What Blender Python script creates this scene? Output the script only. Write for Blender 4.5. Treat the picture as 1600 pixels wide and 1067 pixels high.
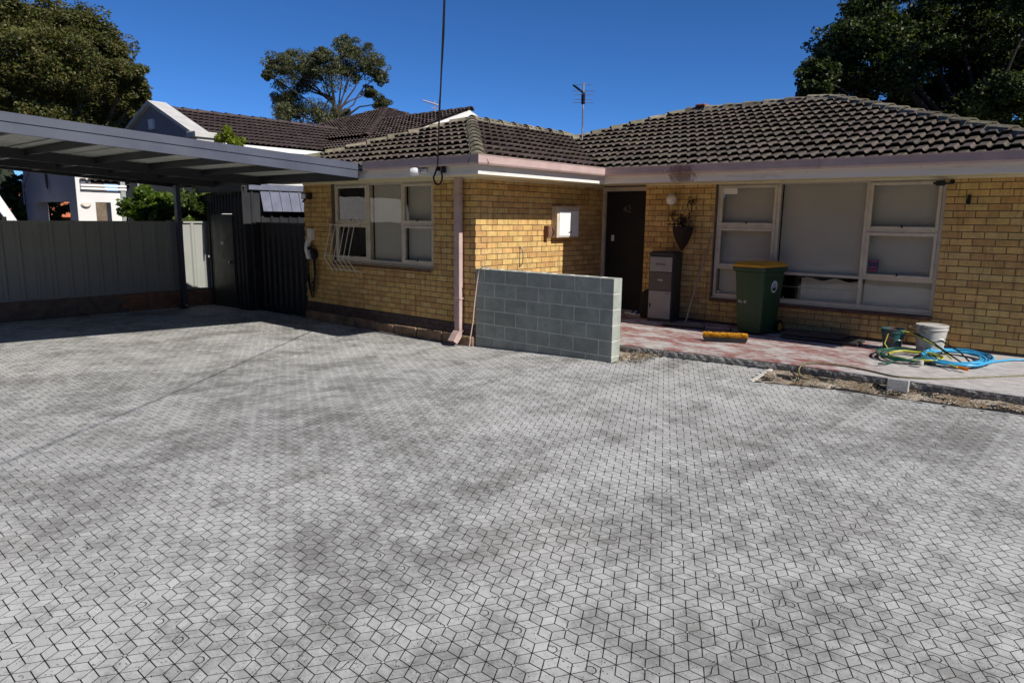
import bpy, bmesh, math, random
import numpy as np
from mathutils import Vector, Matrix

random.seed(7); RNG = np.random.default_rng(7)
for o in list(bpy.data.objects): bpy.data.objects.remove(o)
SC = bpy.context.scene
COL = SC.collection

# ------------------------------------------------------------------ camera, sky, sun, exposure
CAM = Vector((7.035, -7.448, 1.794))
YAW, PITCH, ROLL, FPX = -0.704, 0.174, 0.0113, 1090.0
_f = Vector((math.sin(YAW)*math.cos(PITCH), math.cos(YAW)*math.cos(PITCH), -math.sin(PITCH)))
_r = Vector((math.cos(YAW), -math.sin(YAW), 0)); _u = _r.cross(_f)
_r2 = math.cos(ROLL)*_r + math.sin(ROLL)*_u; _u2 = -math.sin(ROLL)*_r + math.cos(ROLL)*_u
cd = bpy.data.cameras.new('camera'); cam = bpy.data.objects.new('camera', cd); COL.objects.link(cam)
cd.sensor_fit = 'HORIZONTAL'; cd.sensor_width = 36.0; cd.lens = FPX/1600*36.0
cd.clip_start = 0.05; cd.clip_end = 2000
cam.matrix_world = Matrix(((_r2.x, _u2.x, -_f.x, CAM.x), (_r2.y, _u2.y, -_f.y, CAM.y), (_r2.z, _u2.z, -_f.z, CAM.z), (0, 0, 0, 1)))
SC.camera = cam

SUN_TO = Vector((1.0, 0.022, 0.86)).normalized()
W = bpy.data.worlds.new('World'); SC.world = W; W.use_nodes = True
wn = W.node_tree; bg = wn.nodes['Background']
sky = wn.nodes.new('ShaderNodeTexSky'); sky.sky_type = 'NISHITA'; sky.sun_disc = False
sky.sun_elevation = math.asin(SUN_TO.z); sky.sun_rotation = math.atan2(SUN_TO.x, SUN_TO.y)
sky.altitude = 0; sky.air_density = 0.45; sky.dust_density = 0.0; sky.ozone_density = 10.0
hsv = wn.nodes.new('ShaderNodeHueSaturation'); hsv.inputs['Saturation'].default_value = 1.08
wn.links.new(sky.outputs[0], hsv.inputs['Color']); wn.links.new(hsv.outputs[0], bg.inputs[0]); bg.inputs[1].default_value = 0.125
sd = bpy.data.lights.new('sun', 'SUN'); sd.energy = 5.0; sd.angle = math.radians(0.53); sd.color = (1.0, 0.95, 0.87)
sun = bpy.data.objects.new('sun', sd); COL.objects.link(sun)
sun.rotation_euler = SUN_TO.to_track_quat('Z', 'Y').to_euler(); sun.location = (20, 0, 20)
vs = SC.view_settings; vs.view_transform = 'Standard'; vs.look = 'None'; vs.exposure = 0.12; vs.gamma = 1.0
vs.use_curve_mapping = False
SC.render.engine = 'CYCLES'
SC.cycles.max_bounces = 8; SC.cycles.transparent_max_bounces = 12

# ------------------------------------------------------------------ helpers
def proj(p):
    d = Vector(p) - CAM; w = d.dot(_f)
    return 800+FPX*d.dot(_r2)/w, 533.5-FPX*d.dot(_u2)/w, w

class Acc:
    """collects vertices, faces and one tint per vertex; build() links them as one mesh object"""
    def __init__(s): s.v = []; s.f = []; s.c = []; s.m = []
    def add(s, vs_, fs, col=(1, 1, 1), M=None, mi=0):
        b = len(s.v)
        for p in vs_: s.v.append(tuple(M @ Vector(p)) if M is not None else tuple(p))
        s.c += [col]*len(vs_)
        for f in fs: s.f.append(tuple(i+b for i in f)); s.m.append(mi)
        return s
    def box(s, x0, x1, y0, y1, z0, z1, col=(1, 1, 1), ch=0.0, M=None, mi=0):
        if ch <= 0:
            v = [(x, y, z) for z in (z0, z1) for y in (y0, y1) for x in (x0, x1)]
            f = [(0, 2, 3, 1), (4, 5, 7, 6), (0, 1, 5, 4), (2, 6, 7, 3), (0, 4, 6, 2), (1, 3, 7, 5)]
            return s.add(v, f, col, M, mi)
        b = bmesh.new(); bmesh.ops.create_cube(b, size=1.0)
        for q in b.verts: q.co = Vector(((x0+x1)/2+q.co.x*(x1-x0), (y0+y1)/2+q.co.y*(y1-y0), (z0+z1)/2+q.co.z*(z1-z0)))
        bmesh.ops.bevel(b, geom=list(b.edges), offset=ch, segments=1, affect='EDGES')
        b.verts.ensure_lookup_table()
        v = [tuple(q.co) for q in b.verts]; f = [tuple(q.index for q in fc.verts) for fc in b.faces]; b.free()
        return s.add(v, f, col, M, mi)
    def tube(s, pts, r, n=6, col=(1, 1, 1), cap=True, mi=0):
        pts = [Vector(p) for p in pts]; k = len(pts)
        rs = r if isinstance(r, (list, tuple)) else [r]*k
        vs_ = []; fs = []; prev = None
        for i, p in enumerate(pts):
            t = (pts[min(i+1, k-1)]-pts[max(i-1, 0)])
            t = t.normalized() if t.length > 1e-9 else Vector((0, 0, 1))
            if prev is None:
                a = Vector((0, 0, 1)) if abs(t.z) < .9 else Vector((1, 0, 0)); nn = t.cross(a).normalized()
            else:
                nn = prev - t*prev.dot(t); nn = nn.normalized() if nn.length > 1e-6 else t.orthogonal().normalized()
            prev = nn; bb = t.cross(nn)
            for j in range(n):
                an = 2*math.pi*j/n; vs_.append(p+(nn*math.cos(an)+bb*math.sin(an))*rs[i])
        for i in range(k-1):
            for j in range(n):
                fs.append((i*n+j, i*n+(j+1) % n, (i+1)*n+(j+1) % n, (i+1)*n+j))
        if cap: fs += [tuple(range(n))[::-1], tuple((k-1)*n+j for j in range(n))]
        return s.add(vs_, fs, col, None, mi)
    def loft(s, rings, col=(1, 1, 1), cap0=True, cap1=True, M=None, mi=0):
        n = len(rings[0]); vs_ = [p for r in rings for p in r]; fs = []
        for i in range(len(rings)-1):
            for j in range(n): fs.append((i*n+j, i*n+(j+1) % n, (i+1)*n+(j+1) % n, (i+1)*n+j))
        if cap0: fs.append(tuple(range(n))[::-1])
        if cap1: fs.append(tuple((len(rings)-1)*n+j for j in range(n)))
        return s.add(vs_, fs, col, M, mi)
    def lathe(s, prof, n=20, c=(0, 0, 0), col=(1, 1, 1), cap0=True, cap1=True, M=None, mi=0):
        return s.loft([[(c[0]+r*math.cos(2*math.pi*j/n), c[1]+r*math.sin(2*math.pi*j/n), c[2]+z) for j in range(n)] for r, z in prof], col, cap0, cap1, M, mi)
    def extr(s, prof, axis, a, b, col=(1, 1, 1), ea=None, eb=None, mi=0):
        """extrude closed profile [(d,z)] ; axis 'x': point (t, d, z), 'y': point (d, t, z); ea/eb: per point end shift"""
        n = len(prof); R = []
        for t, e in ((a, ea), (b, eb)):
            R.append([((t+(e(d) if e else 0), d, z) if axis == 'x' else (d, t+(e(d) if e else 0), z)) for d, z in prof])
        return s.loft(R, col, mi=mi)
    def mesh(s, name):
        me = bpy.data.meshes.new(name); me.from_pydata(s.v, [], s.f)
        at = me.attributes.new('tint', 'FLOAT_COLOR', 'POINT')
        arr = np.ones((len(s.v), 4), np.float32); arr[:, :3] = np.array(s.c, np.float32).reshape(-1, 3)
        at.data.foreach_set('color', arr.ravel())
        if any(s.m): me.polygons.foreach_set('material_index', s.m)
        return me
    def build(s, name, mat, parent=None, smooth=False, kind=None, fix=True):
        me = s.mesh(name)
        if fix:
            b = bmesh.new(); b.from_mesh(me); bmesh.ops.recalc_face_normals(b, faces=b.faces); b.to_mesh(me); b.free()
        return link(name, me, mat, parent, smooth, kind)

def link(name, me, mat=None, parent=None, smooth=False, kind=None):
    if mat is not None and not me.materials:
        for m in (mat if isinstance(mat, (list, tuple)) else [mat]): me.materials.append(m)
    if smooth:
        me.polygons.foreach_set('use_smooth', [True]*len(me.polygons))
        if smooth != 'all':
            try: me.set_sharp_from_angle(angle=math.radians(38))
            except Exception: pass
    o = bpy.data.objects.new(name, me); COL.objects.link(o)
    if parent is not None: o.parent = parent
    if kind: o['kind'] = kind
    return o

def tag(o, label, cat, group=None):
    o['label'] = label; o['category'] = cat
    if group: o['group'] = group
    return o
def thing(name, label, cat, loc=(0, 0, 0), group=None):
    o = bpy.data.objects.new(name, None); COL.objects.link(o); o.empty_display_size = .1
    o.location = loc
    return tag(o, label, cat, group)
def settle(root):
    """parts were built in world coordinates: keep them there under a root that stands at its base"""
    bpy.context.view_layer.update()
    for ch in root.children: ch.matrix_parent_inverse = root.matrix_world.inverted()

def rr(w, d, r, z, n=4, cx=0, cy=0):
    out = []
    for sx, sy, a0 in ((1, 1, 0), (-1, 1, 90), (-1, -1, 180), (1, -1, 270)):
        for k in range(n+1):
            a = math.radians(a0+90*k/n)
            out.append((cx+sx*(w/2-r)+r*math.cos(a), cy+sy*(d/2-r)+r*math.sin(a), z))
    return out

def wall_grid(xs, zs, holes, y0, y1):
    """one welded mesh of a wall in x,z with rectangular holes, between y0 (front) and y1 (back)"""
    A = Acc(); nx, nz = len(xs), len(zs)
    full = lambda i, k: 0 <= i < nx-1 and 0 <= k < nz-1 and not any(h[0]-1e-6 <= (xs[i]+xs[i+1])/2 <= h[1] and h[2] <= (zs[k]+zs[k+1])/2 <= h[3] for h in holes)
    idx = {}; V = []; F = []
    def vi(i, k, y):
        if (i, k, y) not in idx: idx[(i, k, y)] = len(V); V.append((xs[i], y, zs[k]))
        return idx[(i, k, y)]
    for i in range(nx-1):
        for k in range(nz-1):
            if not full(i, k): continue
            F.append((vi(i, k, y0), vi(i+1, k, y0), vi(i+1, k+1, y0), vi(i, k+1, y0)))
            F.append((vi(i, k, y1), vi(i, k+1, y1), vi(i+1, k+1, y1), vi(i+1, k, y1)))
            for di, dk, a, b in ((-1, 0, (i, k), (i, k+1)), (1, 0, (i+1, k), (i+1, k+1)), (0, -1, (i, k), (i+1, k)), (0, 1, (i, k+1), (i+1, k+1))):
                if not full(i+di, k+dk): F.append((vi(*a, y0), vi(*b, y0), vi(*b, y1), vi(*a, y1)))
    A.add(V, F); return A

# ------------------------------------------------------------------ materials
def nmat(name):
    m = bpy.data.materials.new(name); m.use_nodes = True
    nt = m.node_tree; b = nt.nodes['Principled BSDF']
    return m, nt, b
def N(nt, t, **k):
    n = nt.nodes.new(t)
    for a, v in k.items(): setattr(n, a, v)
    return n
def pos(nt, scale=(1, 1, 1), rot=0.0):
    g = N(nt, 'ShaderNodeNewGeometry'); mp = N(nt, 'ShaderNodeMapping')
    mp.inputs['Scale'].default_value = scale; mp.inputs['Rotation'].default_value = (0, 0, rot)
    nt.links.new(g.outputs['Position'], mp.inputs['Vector']); return mp.outputs[0]
def noise(nt, vec, scale, detail=4, rough=.55, dist=0.0):
    n = N(nt, 'ShaderNodeTexNoise'); n.inputs['Scale'].default_value = scale; n.inputs['Detail'].default_value = detail
    n.inputs['Roughness'].default_value = rough; n.inputs['Distortion'].default_value = dist
    nt.links.new(vec, n.inputs['Vector']); return n.outputs['Fac']
def ramp(nt, fac, a, b, va=0.0, vb=1.0):
    n = N(nt, 'ShaderNodeMapRange'); n.interpolation_type = 'SMOOTHSTEP'
    for i, v in zip(('From Min', 'From Max', 'To Min', 'To Max'), (a, b, va, vb)): n.inputs[i].default_value = v
    nt.links.new(fac, n.inputs['Value']); return n.outputs[0]
def mul(nt, a, b, op='MULTIPLY'):
    n = N(nt, 'ShaderNodeMath', operation=op)
    for i, q in enumerate((a, b)):
        if isinstance(q, (int, float)): n.inputs[i].default_value = q
        else: nt.links.new(q, n.inputs[i])
    return n.outputs[0]
def mix(nt, fac, a, b, blend='MIX'):
    n = N(nt, 'ShaderNodeMix', data_type='RGBA', blend_type=blend)
    for i, q in ((0, fac), (6, a), (7, b)):
        if isinstance(q, (int, float)): n.inputs[i].default_value = q
        elif isinstance(q, (tuple, list)): n.inputs[i].default_value = (*q[:3], 1)
        else: nt.links.new(q, n.inputs[i])
    return n.outputs[2]
def vary(nt, col, fac, lo, hi):
    """multiply a colour by lo..hi along fac"""
    v = ramp(nt, fac, .25, .75, lo, hi); c = N(nt, 'ShaderNodeCombineColor')
    for i in range(3): nt.links.new(v, c.inputs[i])
    return mix(nt, 1.0, col, c.outputs[0], 'MULTIPLY')
def bump(nt, b, h, dist=.002, strength=1.0):
    n = N(nt, 'ShaderNodeBump'); n.inputs['Distance'].default_value = dist; n.inputs['Strength'].default_value = strength
    nt.links.new(h, n.inputs['Height']); nt.links.new(n.outputs[0], b.inputs['Normal'])
def tint(nt):
    a = N(nt, 'ShaderNodeAttribute'); a.attribute_name = 'tint'; return a.outputs['Color']
def mk(name, col, rough=.7, var=.15, scale=6.0, fine=60.0, bmp=.0, attr=False, metal=0.0, spec=.4, stretch=(1, 1, 1), dirt=None, dirt_amt=.5, dscale=3.0):
    m, nt, b = nmat(name); p = pos(nt, stretch)
    c = tint(nt) if attr else None
    base = mix(nt, 1.0, c, col, 'MULTIPLY') if attr else col
    if attr is False:
        r = N(nt, 'ShaderNodeRGB'); r.outputs[0].default_value = (*col, 1); base = r.outputs[0]
    n1 = noise(nt, p, scale, 5); n2 = noise(nt, p, fine, 3)
    base = vary(nt, base, n1, 1-var, 1+var); base = vary(nt, base, n2, 1-var*.5, 1+var*.5)
    if dirt is not None:
        dn = noise(nt, p, dscale, 7, .65, .4)
        base = mix(nt, mul(nt, ramp(nt, dn, .48, .7), dirt_amt), base, dirt)
    nt.links.new(base, b.inputs['Base Color'])
    b.inputs['Roughness'].default_value = rough; b.inputs['Metallic'].default_value = metal
    b.inputs['Specular IOR Level'].default_value = spec
    rn = ramp(nt, n1, .3, .7, max(0, rough-.08), min(1, rough+.08)); nt.links.new(rn, b.inputs['Roughness'])
    if bmp: bump(nt, b, noise(nt, p, fine, 4), bmp)
    return m

A_LOC = math.radians(-1.8); MATX = 11*0.1167*.8660254
def mat_paver():
    m, nt, b = nmat('paver_concrete'); p = pos(nt)
    big = noise(nt, p, 1.25, 12, .74, .25); mid = noise(nt, p, 5.2, 10, .75, .2); fine = noise(nt, pos(nt, (1, 2.4, 1), .5), 34, 8, .75); huge = noise(nt, p, .38, 3, .5)
    lay = mul(nt, mul(nt, mul(nt, ramp(nt, big, .34, .66), .44), .06, 'ADD'), mul(nt, ramp(nt, mid, .32, .68), .46), 'ADD')
    lay = mul(nt, lay, ramp(nt, huge, .3, .7, -.16, .16), 'ADD')
    # grime that gathers along one side of the mat seams
    g = pos(nt, rot=-A_LOC); sx = N(nt, 'ShaderNodeSeparateXYZ'); nt.links.new(g, sx.inputs[0])
    u = mul(nt, mul(nt, sx.outputs[0], .19, 'ADD'), 1.0/MATX); fr = N(nt, 'ShaderNodeMath', operation='FRACT'); nt.links.new(u, fr.inputs[0])
    seam = mul(nt, ramp(nt, fr.outputs[0], .62, .99), ramp(nt, noise(nt, p, 1.6, 5, .6), .4, .66))
    lay = mul(nt, lay, mul(nt, seam, .28), 'SUBTRACT')
    lay = mul(nt, lay, mul(nt, mul(nt, fine, -.5, 'ADD'), .8), 'ADD')
    col = mix(nt, ramp(nt, lay, .02, .9), (.220, .217, .204), (.495, .491, .473))
    c2 = mix(nt, ramp(nt, noise(nt, p, .8, 4), .5, .75, 0, .2), col, (.33, .315, .27))
    v = N(nt, 'ShaderNodeTexVoronoi'); v.inputs['Scale'].default_value = 75; nt.links.new(p, v.inputs['Vector'])
    hole = mul(nt, ramp(nt, v.outputs['Distance'], .16, .30, 1, 0), ramp(nt, noise(nt, p, 24, 3), .50, .60))
    c3 = mix(nt, mul(nt, hole, .85), c2, (.03, .03, .028))
    v2 = N(nt, 'ShaderNodeTexVoronoi'); v2.inputs['Scale'].default_value = 210; nt.links.new(p, v2.inputs['Vector'])
    h2 = mul(nt, ramp(nt, v2.outputs['Distance'], .1, .25, 1, 0), ramp(nt, noise(nt, p, 60, 2), .5, .6))
    c3 = mix(nt, mul(nt, h2, .5), c3, (.06, .06, .055))
    c4 = mix(nt, 1.0, c3, tint(nt), 'MULTIPLY')
    nt.links.new(c4, b.inputs['Base Color']); b.inputs['Roughness'].default_value = .88; b.inputs['Specular IOR Level'].default_value = .25
    bump(nt, b, mul(nt, mul(nt, fine, .6), mul(nt, hole, -1.2), 'ADD'), .003)
    return m
def mat_joint():
    m, nt, b = nmat('grid_plastic'); p = pos(nt)
    f = ramp(nt, noise(nt, p, 2.6, 9, .8), .60, .76, 0, .45)
    col = mix(nt, f, (.006, .006, .006), (.16, .16, .155)); nt.links.new(col, b.inputs['Base Color']); b.inputs['Roughness'].default_value = .8
    return m
def mat_slab():
    m, nt, b = nmat('worn_red_slab'); p = pos(nt, (1, 2.2, 1)); p1 = pos(nt)
    n1 = noise(nt, p, 2.1, 8, .68, .6); n2 = noise(nt, p, 9, 6, .7, .4); gx = N(nt, 'ShaderNodeSeparateXYZ'); nt.links.new(p1, gx.inputs[0])
    edge = ramp(nt, gx.outputs[0], 4.6, 6.0, 0, .30)
    msk = mul(nt, mul(nt, n1, mul(nt, n2, .55), 'ADD'), edge, 'SUBTRACT')
    red = mix(nt, noise(nt, p, 5, 4), (.29, .115, .098), (.21, .095, .088))
    grey = mix(nt, ramp(nt, noise(nt, p, 7, 6, .7), .3, .7), (.56, .53, .505), (.33, .315, .30))
    col = mix(nt, ramp(nt, msk, .64, .90), grey, red)
    nt.links.new(col, b.inputs['Base Color']); b.inputs['Roughness'].default_value = .85; b.inputs['Specular IOR Level'].default_value = .25
    bump(nt, b, mul(nt, n2, noise(nt, p1, 70, 3), 'ADD'), .003)
    return m
def mat_aggregate():
    m, nt, b = nmat('slab_edge_aggregate'); p = pos(nt)
    v = N(nt, 'ShaderNodeTexVoronoi'); v.inputs['Scale'].default_value = 70; nt.links.new(p, v.inputs['Vector'])
    col = mix(nt, ramp(nt, noise(nt, p, 30, 5, .7), .4, .65), (.17, .165, .155), (.42, .41, .38)); col = mix(nt, ramp(nt, noise(nt, p, 4, 4), .5, .7, 0, .5), col, (.12, .11, .10))
    nt.links.new(col, b.inputs['Base Color']); b.inputs['Roughness'].default_value = .95
    bump(nt, b, v.outputs['Distance'], .004); return m
def mat_soil():
    m, nt, b = nmat('sandy_soil'); p = pos(nt); n1 = noise(nt, p, 3.2, 7, .65, .4); n2 = noise(nt, p, 45, 5, .7)
    col = mix(nt, ramp(nt, n1, .38, .62), (.42, .36, .285), (.20, .145, .095)); col = vary(nt, col, n2, .6, 1.35)
    nt.links.new(col, b.inputs['Base Color']); b.inputs['Roughness'].default_value = .95; b.inputs['Specular IOR Level'].default_value = .1
    bump(nt, b, n2, .012); return m
def mat_glass():
    m, nt, b = nmat('window_glass'); nt.nodes.remove(b)
    out = nt.nodes['Material Output']; t = N(nt, 'ShaderNodeBsdfTransparent'); t.inputs[0].default_value = (.9, .89, .87, 1)
    g = N(nt, 'ShaderNodeBsdfGlossy'); g.inputs['Roughness'].default_value = .015; fr = N(nt, 'ShaderNodeLayerWeight')
    mx = N(nt, 'ShaderNodeMixShader'); nt.links.new(mul(nt, mul(nt, mul(nt, fr.outputs['Facing'], 4.5, 'POWER'), .9), .045, 'ADD'), mx.inputs[0]); nt.links.new(t.outputs[0], mx.inputs[1]); nt.links.new(g.outputs[0], mx.inputs[2])
    bp = N(nt, 'ShaderNodeBump'); bp.inputs['Distance'].default_value = .002; nt.links.new(noise(nt, pos(nt), 1.5, 2), bp.inputs['Height']); nt.links.new(bp.outputs[0], g.inputs['Normal'])
    nt.links.new(mx.outputs[0], out.inputs[0]); return m
def mat_leaf(name, trans=.35, rough=.5):
    m, nt, b = nmat(name); out = nt.nodes['Material Output']; p = pos(nt)
    c = vary(nt, tint(nt), noise(nt, p, 2.0, 3), .7, 1.3)
    nt.links.new(c, b.inputs['Base Color']); b.inputs['Roughness'].default_value = rough; b.inputs['Specular IOR Level'].default_value = .35
    t = N(nt, 'ShaderNodeBsdfTranslucent'); nt.links.new(mix(nt, 1.0, c, (1.25, 1.35, .5), 'MULTIPLY'), t.inputs[0])
    mx = N(nt, 'ShaderNodeMixShader'); mx.inputs[0].default_value = trans
    nt.links.new(b.outputs[0], mx.inputs[1]); nt.links.new(t.outputs[0], mx.inputs[2]); nt.links.new(mx.outputs[0], out.inputs[0]); return m
def mat_brick():
    m, nt, b = nmat('cream_brick'); p = pos(nt); ps = pos(nt, (9, 9, .8))
    c = vary(nt, tint(nt), noise(nt, p, 9, 5, .6), .82, 1.16)
    st = mul(nt, ramp(nt, noise(nt, ps, 1.9, 5, .62), .52, .68), .5)      # darker fire flashes run up the face of single bricks
    c = mix(nt, st, c, (.23, .115, .045)); c = vary(nt, c, noise(nt, p, 90, 4, .7), .86, 1.1)
    nt.links.new(c, b.inputs['Base Color']); b.inputs['Roughness'].default_value = .8; b.inputs['Specular IOR Level'].default_value = .3
    bump(nt, b, noise(nt, p, 120, 4), .0015); return m
def mat_tile():
    m, nt, b = nmat('concrete_roof_tile'); p = pos(nt)
    c = vary(nt, tint(nt), noise(nt, p, 5, 6, .65), .7, 1.3)
    c = mix(nt, ramp(nt, noise(nt, p, 14, 6, .75, .6), .56, .72, 0, .6), c, (.15, .14, .10))      # lichen
    c = mix(nt, ramp(nt, noise(nt, p, 40, 3), .66, .72, 0, .5), c, (.33, .31, .27))
    nt.links.new(c, b.inputs['Base Color']); b.inputs['Roughness'].default_value = .75; b.inputs['Specular IOR Level'].default_value = .4
    bump(nt, b, noise(nt, p, 70, 5), .003); return m
def mat_fascia():
    m, nt, b = nmat('weathered_white_board'); p = pos(nt); pz = pos(nt, (.7, .7, 9))
    c = mix(nt, ramp(nt, noise(nt, pz, 2.2, 7, .7, .3), .52, .72, 0, .55), (.78, .745, .69), (.42, .37, .32)); c = mix(nt, ramp(nt, noise(nt, p, 12, 6, .7), .66, .72, 0, .8), c, (.2, .14, .1))
    c = rust(nt, c); nt.links.new(c, b.inputs['Base Color']); b.inputs['Roughness'].default_value = .6; bump(nt, b, noise(nt, pz, 8, 5), .003); return m
def rust(nt, c):      # old leak at one gutter joint
    g = N(nt, 'ShaderNodeNewGeometry'); mp = N(nt, 'ShaderNodeMapping'); mp.inputs['Location'].default_value = (-2.06*3.0, -2.2*.5, -2.475*4.5); mp.inputs['Scale'].default_value = (3.0, .5, 4.5)
    nt.links.new(g.outputs['Position'], mp.inputs['Vector']); ln = N(nt, 'ShaderNodeVectorMath', operation='LENGTH'); nt.links.new(mp.outputs[0], ln.inputs[0])
    n = noise(nt, pos(nt, (1, 1, .6)), 14, 7, .7, .5); d = mul(nt, ln.outputs['Value'], mul(nt, mul(nt, n, -.5, 'ADD'), 2.2), 'ADD')
    return mix(nt, ramp(nt, d, .35, .85, .8, 0), c, (.20, .105, .085))
def mat_gutter():
    m, nt, b = nmat('mauve_gutter_paint'); p = pos(nt); ps = pos(nt, (1, 1, 6))
    r = N(nt, 'ShaderNodeRGB'); r.outputs[0].default_value = (.50, .365, .335, 1)
    c = vary(nt, r.outputs[0], noise(nt, p, 4, 5), .9, 1.1); c = mix(nt, ramp(nt, noise(nt, ps, 3, 7, .7), .52, .72, 0, .35), c, (.27, .18, .16)); c = rust(nt, c)
    nt.links.new(c, b.inputs['Base Color']); b.inputs['Roughness'].default_value = .45; return m

M = dict(
    paver=mat_paver(), joint=mat_joint(), slab=mat_slab(), agg=mat_aggregate(), soil=mat_soil(), glass=mat_glass(), brick=mat_brick(), tile=mat_tile(), fascia=mat_fascia(),
    mortar=mk('raked_mortar', (.20, .145, .11), .95, .25, 8, 90, .003),
    plinth=mk('dark_plinth_brick', (.075, .052, .05), .85, .3, 7, 70, .003),
    stone=mk('footing_limestone', (.30, .20, .125), .95, .4, 5, 40, .02, dirt=(.12, .09, .06), dirt_amt=.7),
    block=mk('grey_block', (.34, .365, .325), .95, .18, 3.5, 130, .006, attr=True, dirt=(.25, .265, .235), dirt_amt=.6, dscale=9),
    bmortar=mk('block_mortar', (.60, .595, .53), .95, .15, 10, 100, .003),
    mauve=mat_gutter(),
    cream=mk('cream_paint', (.72, .645, .43), .55, .1, 3, 50, 0, dirt=(.5, .42, .26), dirt_amt=.4),
    wframe=mk('window_cream_frame', (.62, .545, .435), .5, .12, 5, 60, .001, dirt=(.38, .33, .27), dirt_amt=.4, dscale=6),
    blind=mk('roller_blind', (.74, .73, .68), .8, .06, 1.2, 120, 0),
    dark=mk('dark_interior', (.022, .021, .02), .9, .2),
    sill=mk('sill_brick', (.17, .085, .055), .8, .3, 8, 60, .002),
    door=mk('dark_door', (.010, .010, .016), .65, .2, 3, 60),
    steel=mk('steel', (.45, .45, .46), .35, .1, metal=1.0), white=mk('white_paint', (.82, .82, .80), .5, .06),
    render=mk('white_render', (.74, .72, .70), .9, .06, 1.5, 60, .002), rgrey_shade=mk('grey_shade_render', (.24, .23, .265), .9, .08, 1.5, 60, .002),  # grey copy of the white render: gable shade put into the colour
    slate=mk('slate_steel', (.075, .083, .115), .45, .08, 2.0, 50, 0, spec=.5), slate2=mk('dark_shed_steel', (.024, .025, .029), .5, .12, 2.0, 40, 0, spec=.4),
    under=mk('carport_underside', (.46, .465, .43), .5, .12, 1.5, 40, 0),
    fence=mk('fence_sheet', (.33, .34, .32), .5, .05, 1.0, 40, 0, dirt=(.4, .38, .33), dirt_amt=.25),
    fbase=mk('fence_brick_base', (.34, .17, .10), .9, .3, 6, 50, .004),
    deck=mk('roof_batten', (.03, .025, .022), .9, .2),
    cap=mk('ridge_cap_concrete', (1, 1, 1), .85, .3, 7, 60, .004, attr=True, dirt=(.13, .125, .075), dirt_amt=.8, dscale=9),
    bark=mk('bark', (.16, .12, .085), .95, .4, 3, 30, .02, stretch=(1, 1, .3)), bark2=mk('dark_bark', (.05, .038, .03), .95, .4, 3, 30, .02),
    leafd=mat_leaf('leaf_dense', .3), leafe=mat_leaf('leaf_gum', .3), leafr=mat_leaf('leaf_broad', .3), leafg=mat_leaf('leaf_golden', .45),
    black=mk('black_plastic', (.012, .012, .013), .45, .2), rubber=mk('black_cable', (.014, .014, .015), .55, .2),
    bin=mk('bin_green', (.016, .055, .022), .45, .15, 4, 80, 0, spec=.45), lid=mk('bin_lid_yellow', (.62, .30, .02), .45, .12),
    wood=mk('broom_wood', (.30, .235, .17), .7, .2, 6, 60, 0, stretch=(1, 1, .2)), bristle=mk('orange_bristle', (.80, .40, .02), .6, .25, 30, 200, .01),
    coir=mk('coir', (.03, .018, .012), 1.0, .45, 12, 90, .01), dry=mk('dry_stem', (.09, .06, .04), .9, .3),
    parcel=mk('parcel_light_panel', (.30, .285, .27), .5, .06), pdark=mk('parcel_dark_shell', (.045, .043, .043), .5, .1), pmid=mk('parcel_mid_panel', (.10, .092, .085), .5, .1),
    bucket=mk('pail_white', (.52, .50, .47), .5, .15, 6, 50, 0, dirt=(.13, .15, .16), dirt_amt=.9, dscale=5), teal=mk('pail_teal', (.02, .10, .105), .4, .2, dirt=(.35, .1, .11), dirt_amt=.6, dscale=7),
    blue=mk('blue_hose', (.045, .36, .62), .35, .1), green=mk('green_hose', (.02, .095, .065), .4, .2), yellow=mk('yellow_stripe_hose', (.45, .42, .06), .4, .15), khaki=mk('striped_cord', (.17, .16, .08), .5, .4, 30, 90),
    orange=mk('orange_fitting', (.8, .22, .02), .4, .1), paper=mk('paper', (.8, .78, .75), .7, .05), cbl=mk('pink_conduit', (.55, .42, .40), .6, .1),
    conc=mk('pale_concrete', (.56, .545, .51), .92, .18, 9, 90, .004, dirt=(.3, .27, .22), dirt_amt=.5), cblk=mk('cement_block', (.40, .40, .395), .95, .18, 30, 160, .004),
    gsand=mk('yard_ground', (.085, .09, .05), .95, .25, .7, 20, .01), otile=mk('orange_tile', (.52, .16, .07), .8, .25, 4, 20, .01), car=mk('white_car_paint', (.8, .8, .8), .25, .03, spec=.6), cglass=mk('car_glass', (.012, .016, .024), .08, .05, spec=.6),
    ndark=mk('neighbour_dark_glass', (.02, .022, .028), .7, .1, spec=.1), alum=mk('antenna_metal', (.42, .40, .40), .4, .15, metal=.8), litter=mk('leaf_litter', (1, 1, 1), .9, .3, 20, 80, 0, attr=True),  # ndark: even dark window glass
    rackw=mk('white_wire', (.74, .70, .62), .5, .08),
    grill=mk('security_grill', (.20, .19, .165), .5, .1), shoe=mk('shoe_blue', (.05, .09, .32), .6, .2), lens=mk('lamp_lens', (.72, .70, .70), .3, .05), globe=mk('opal_globe', (.78, .70, .62), .25, .05), 
)

# ------------------------------------------------------------------ ground, paving, slab, soil
def H(x, y):
    t = min(1, max(0, (2.4-x)/3.2)); h = -.1*t*t*(3-2*t)
    rx = min(1, max(0, (x-1.8)/.5)); return h + rx*.05*min(1, max(0, y/.7))
def Hn(x, y):
    t = np.clip((2.4-x)/3.2, 0, 1); h = -.1*t*t*(3-2*t)
    return h + np.clip((x-1.8)/.5, 0, 1)*.05*np.clip(y/.7, 0, 1)

A = Acc()
for (x0, x1, y0, y1) in ((-400, 400, -400, 500),):
    A.add([(x0, y0, -.3), (x1, y0, -.3), (x1, y1, -.3), (x0, y1, -.3)], [(0, 1, 2, 3)])
g = A.build('ground', M['gsand']); g['kind'] = 'structure'

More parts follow.
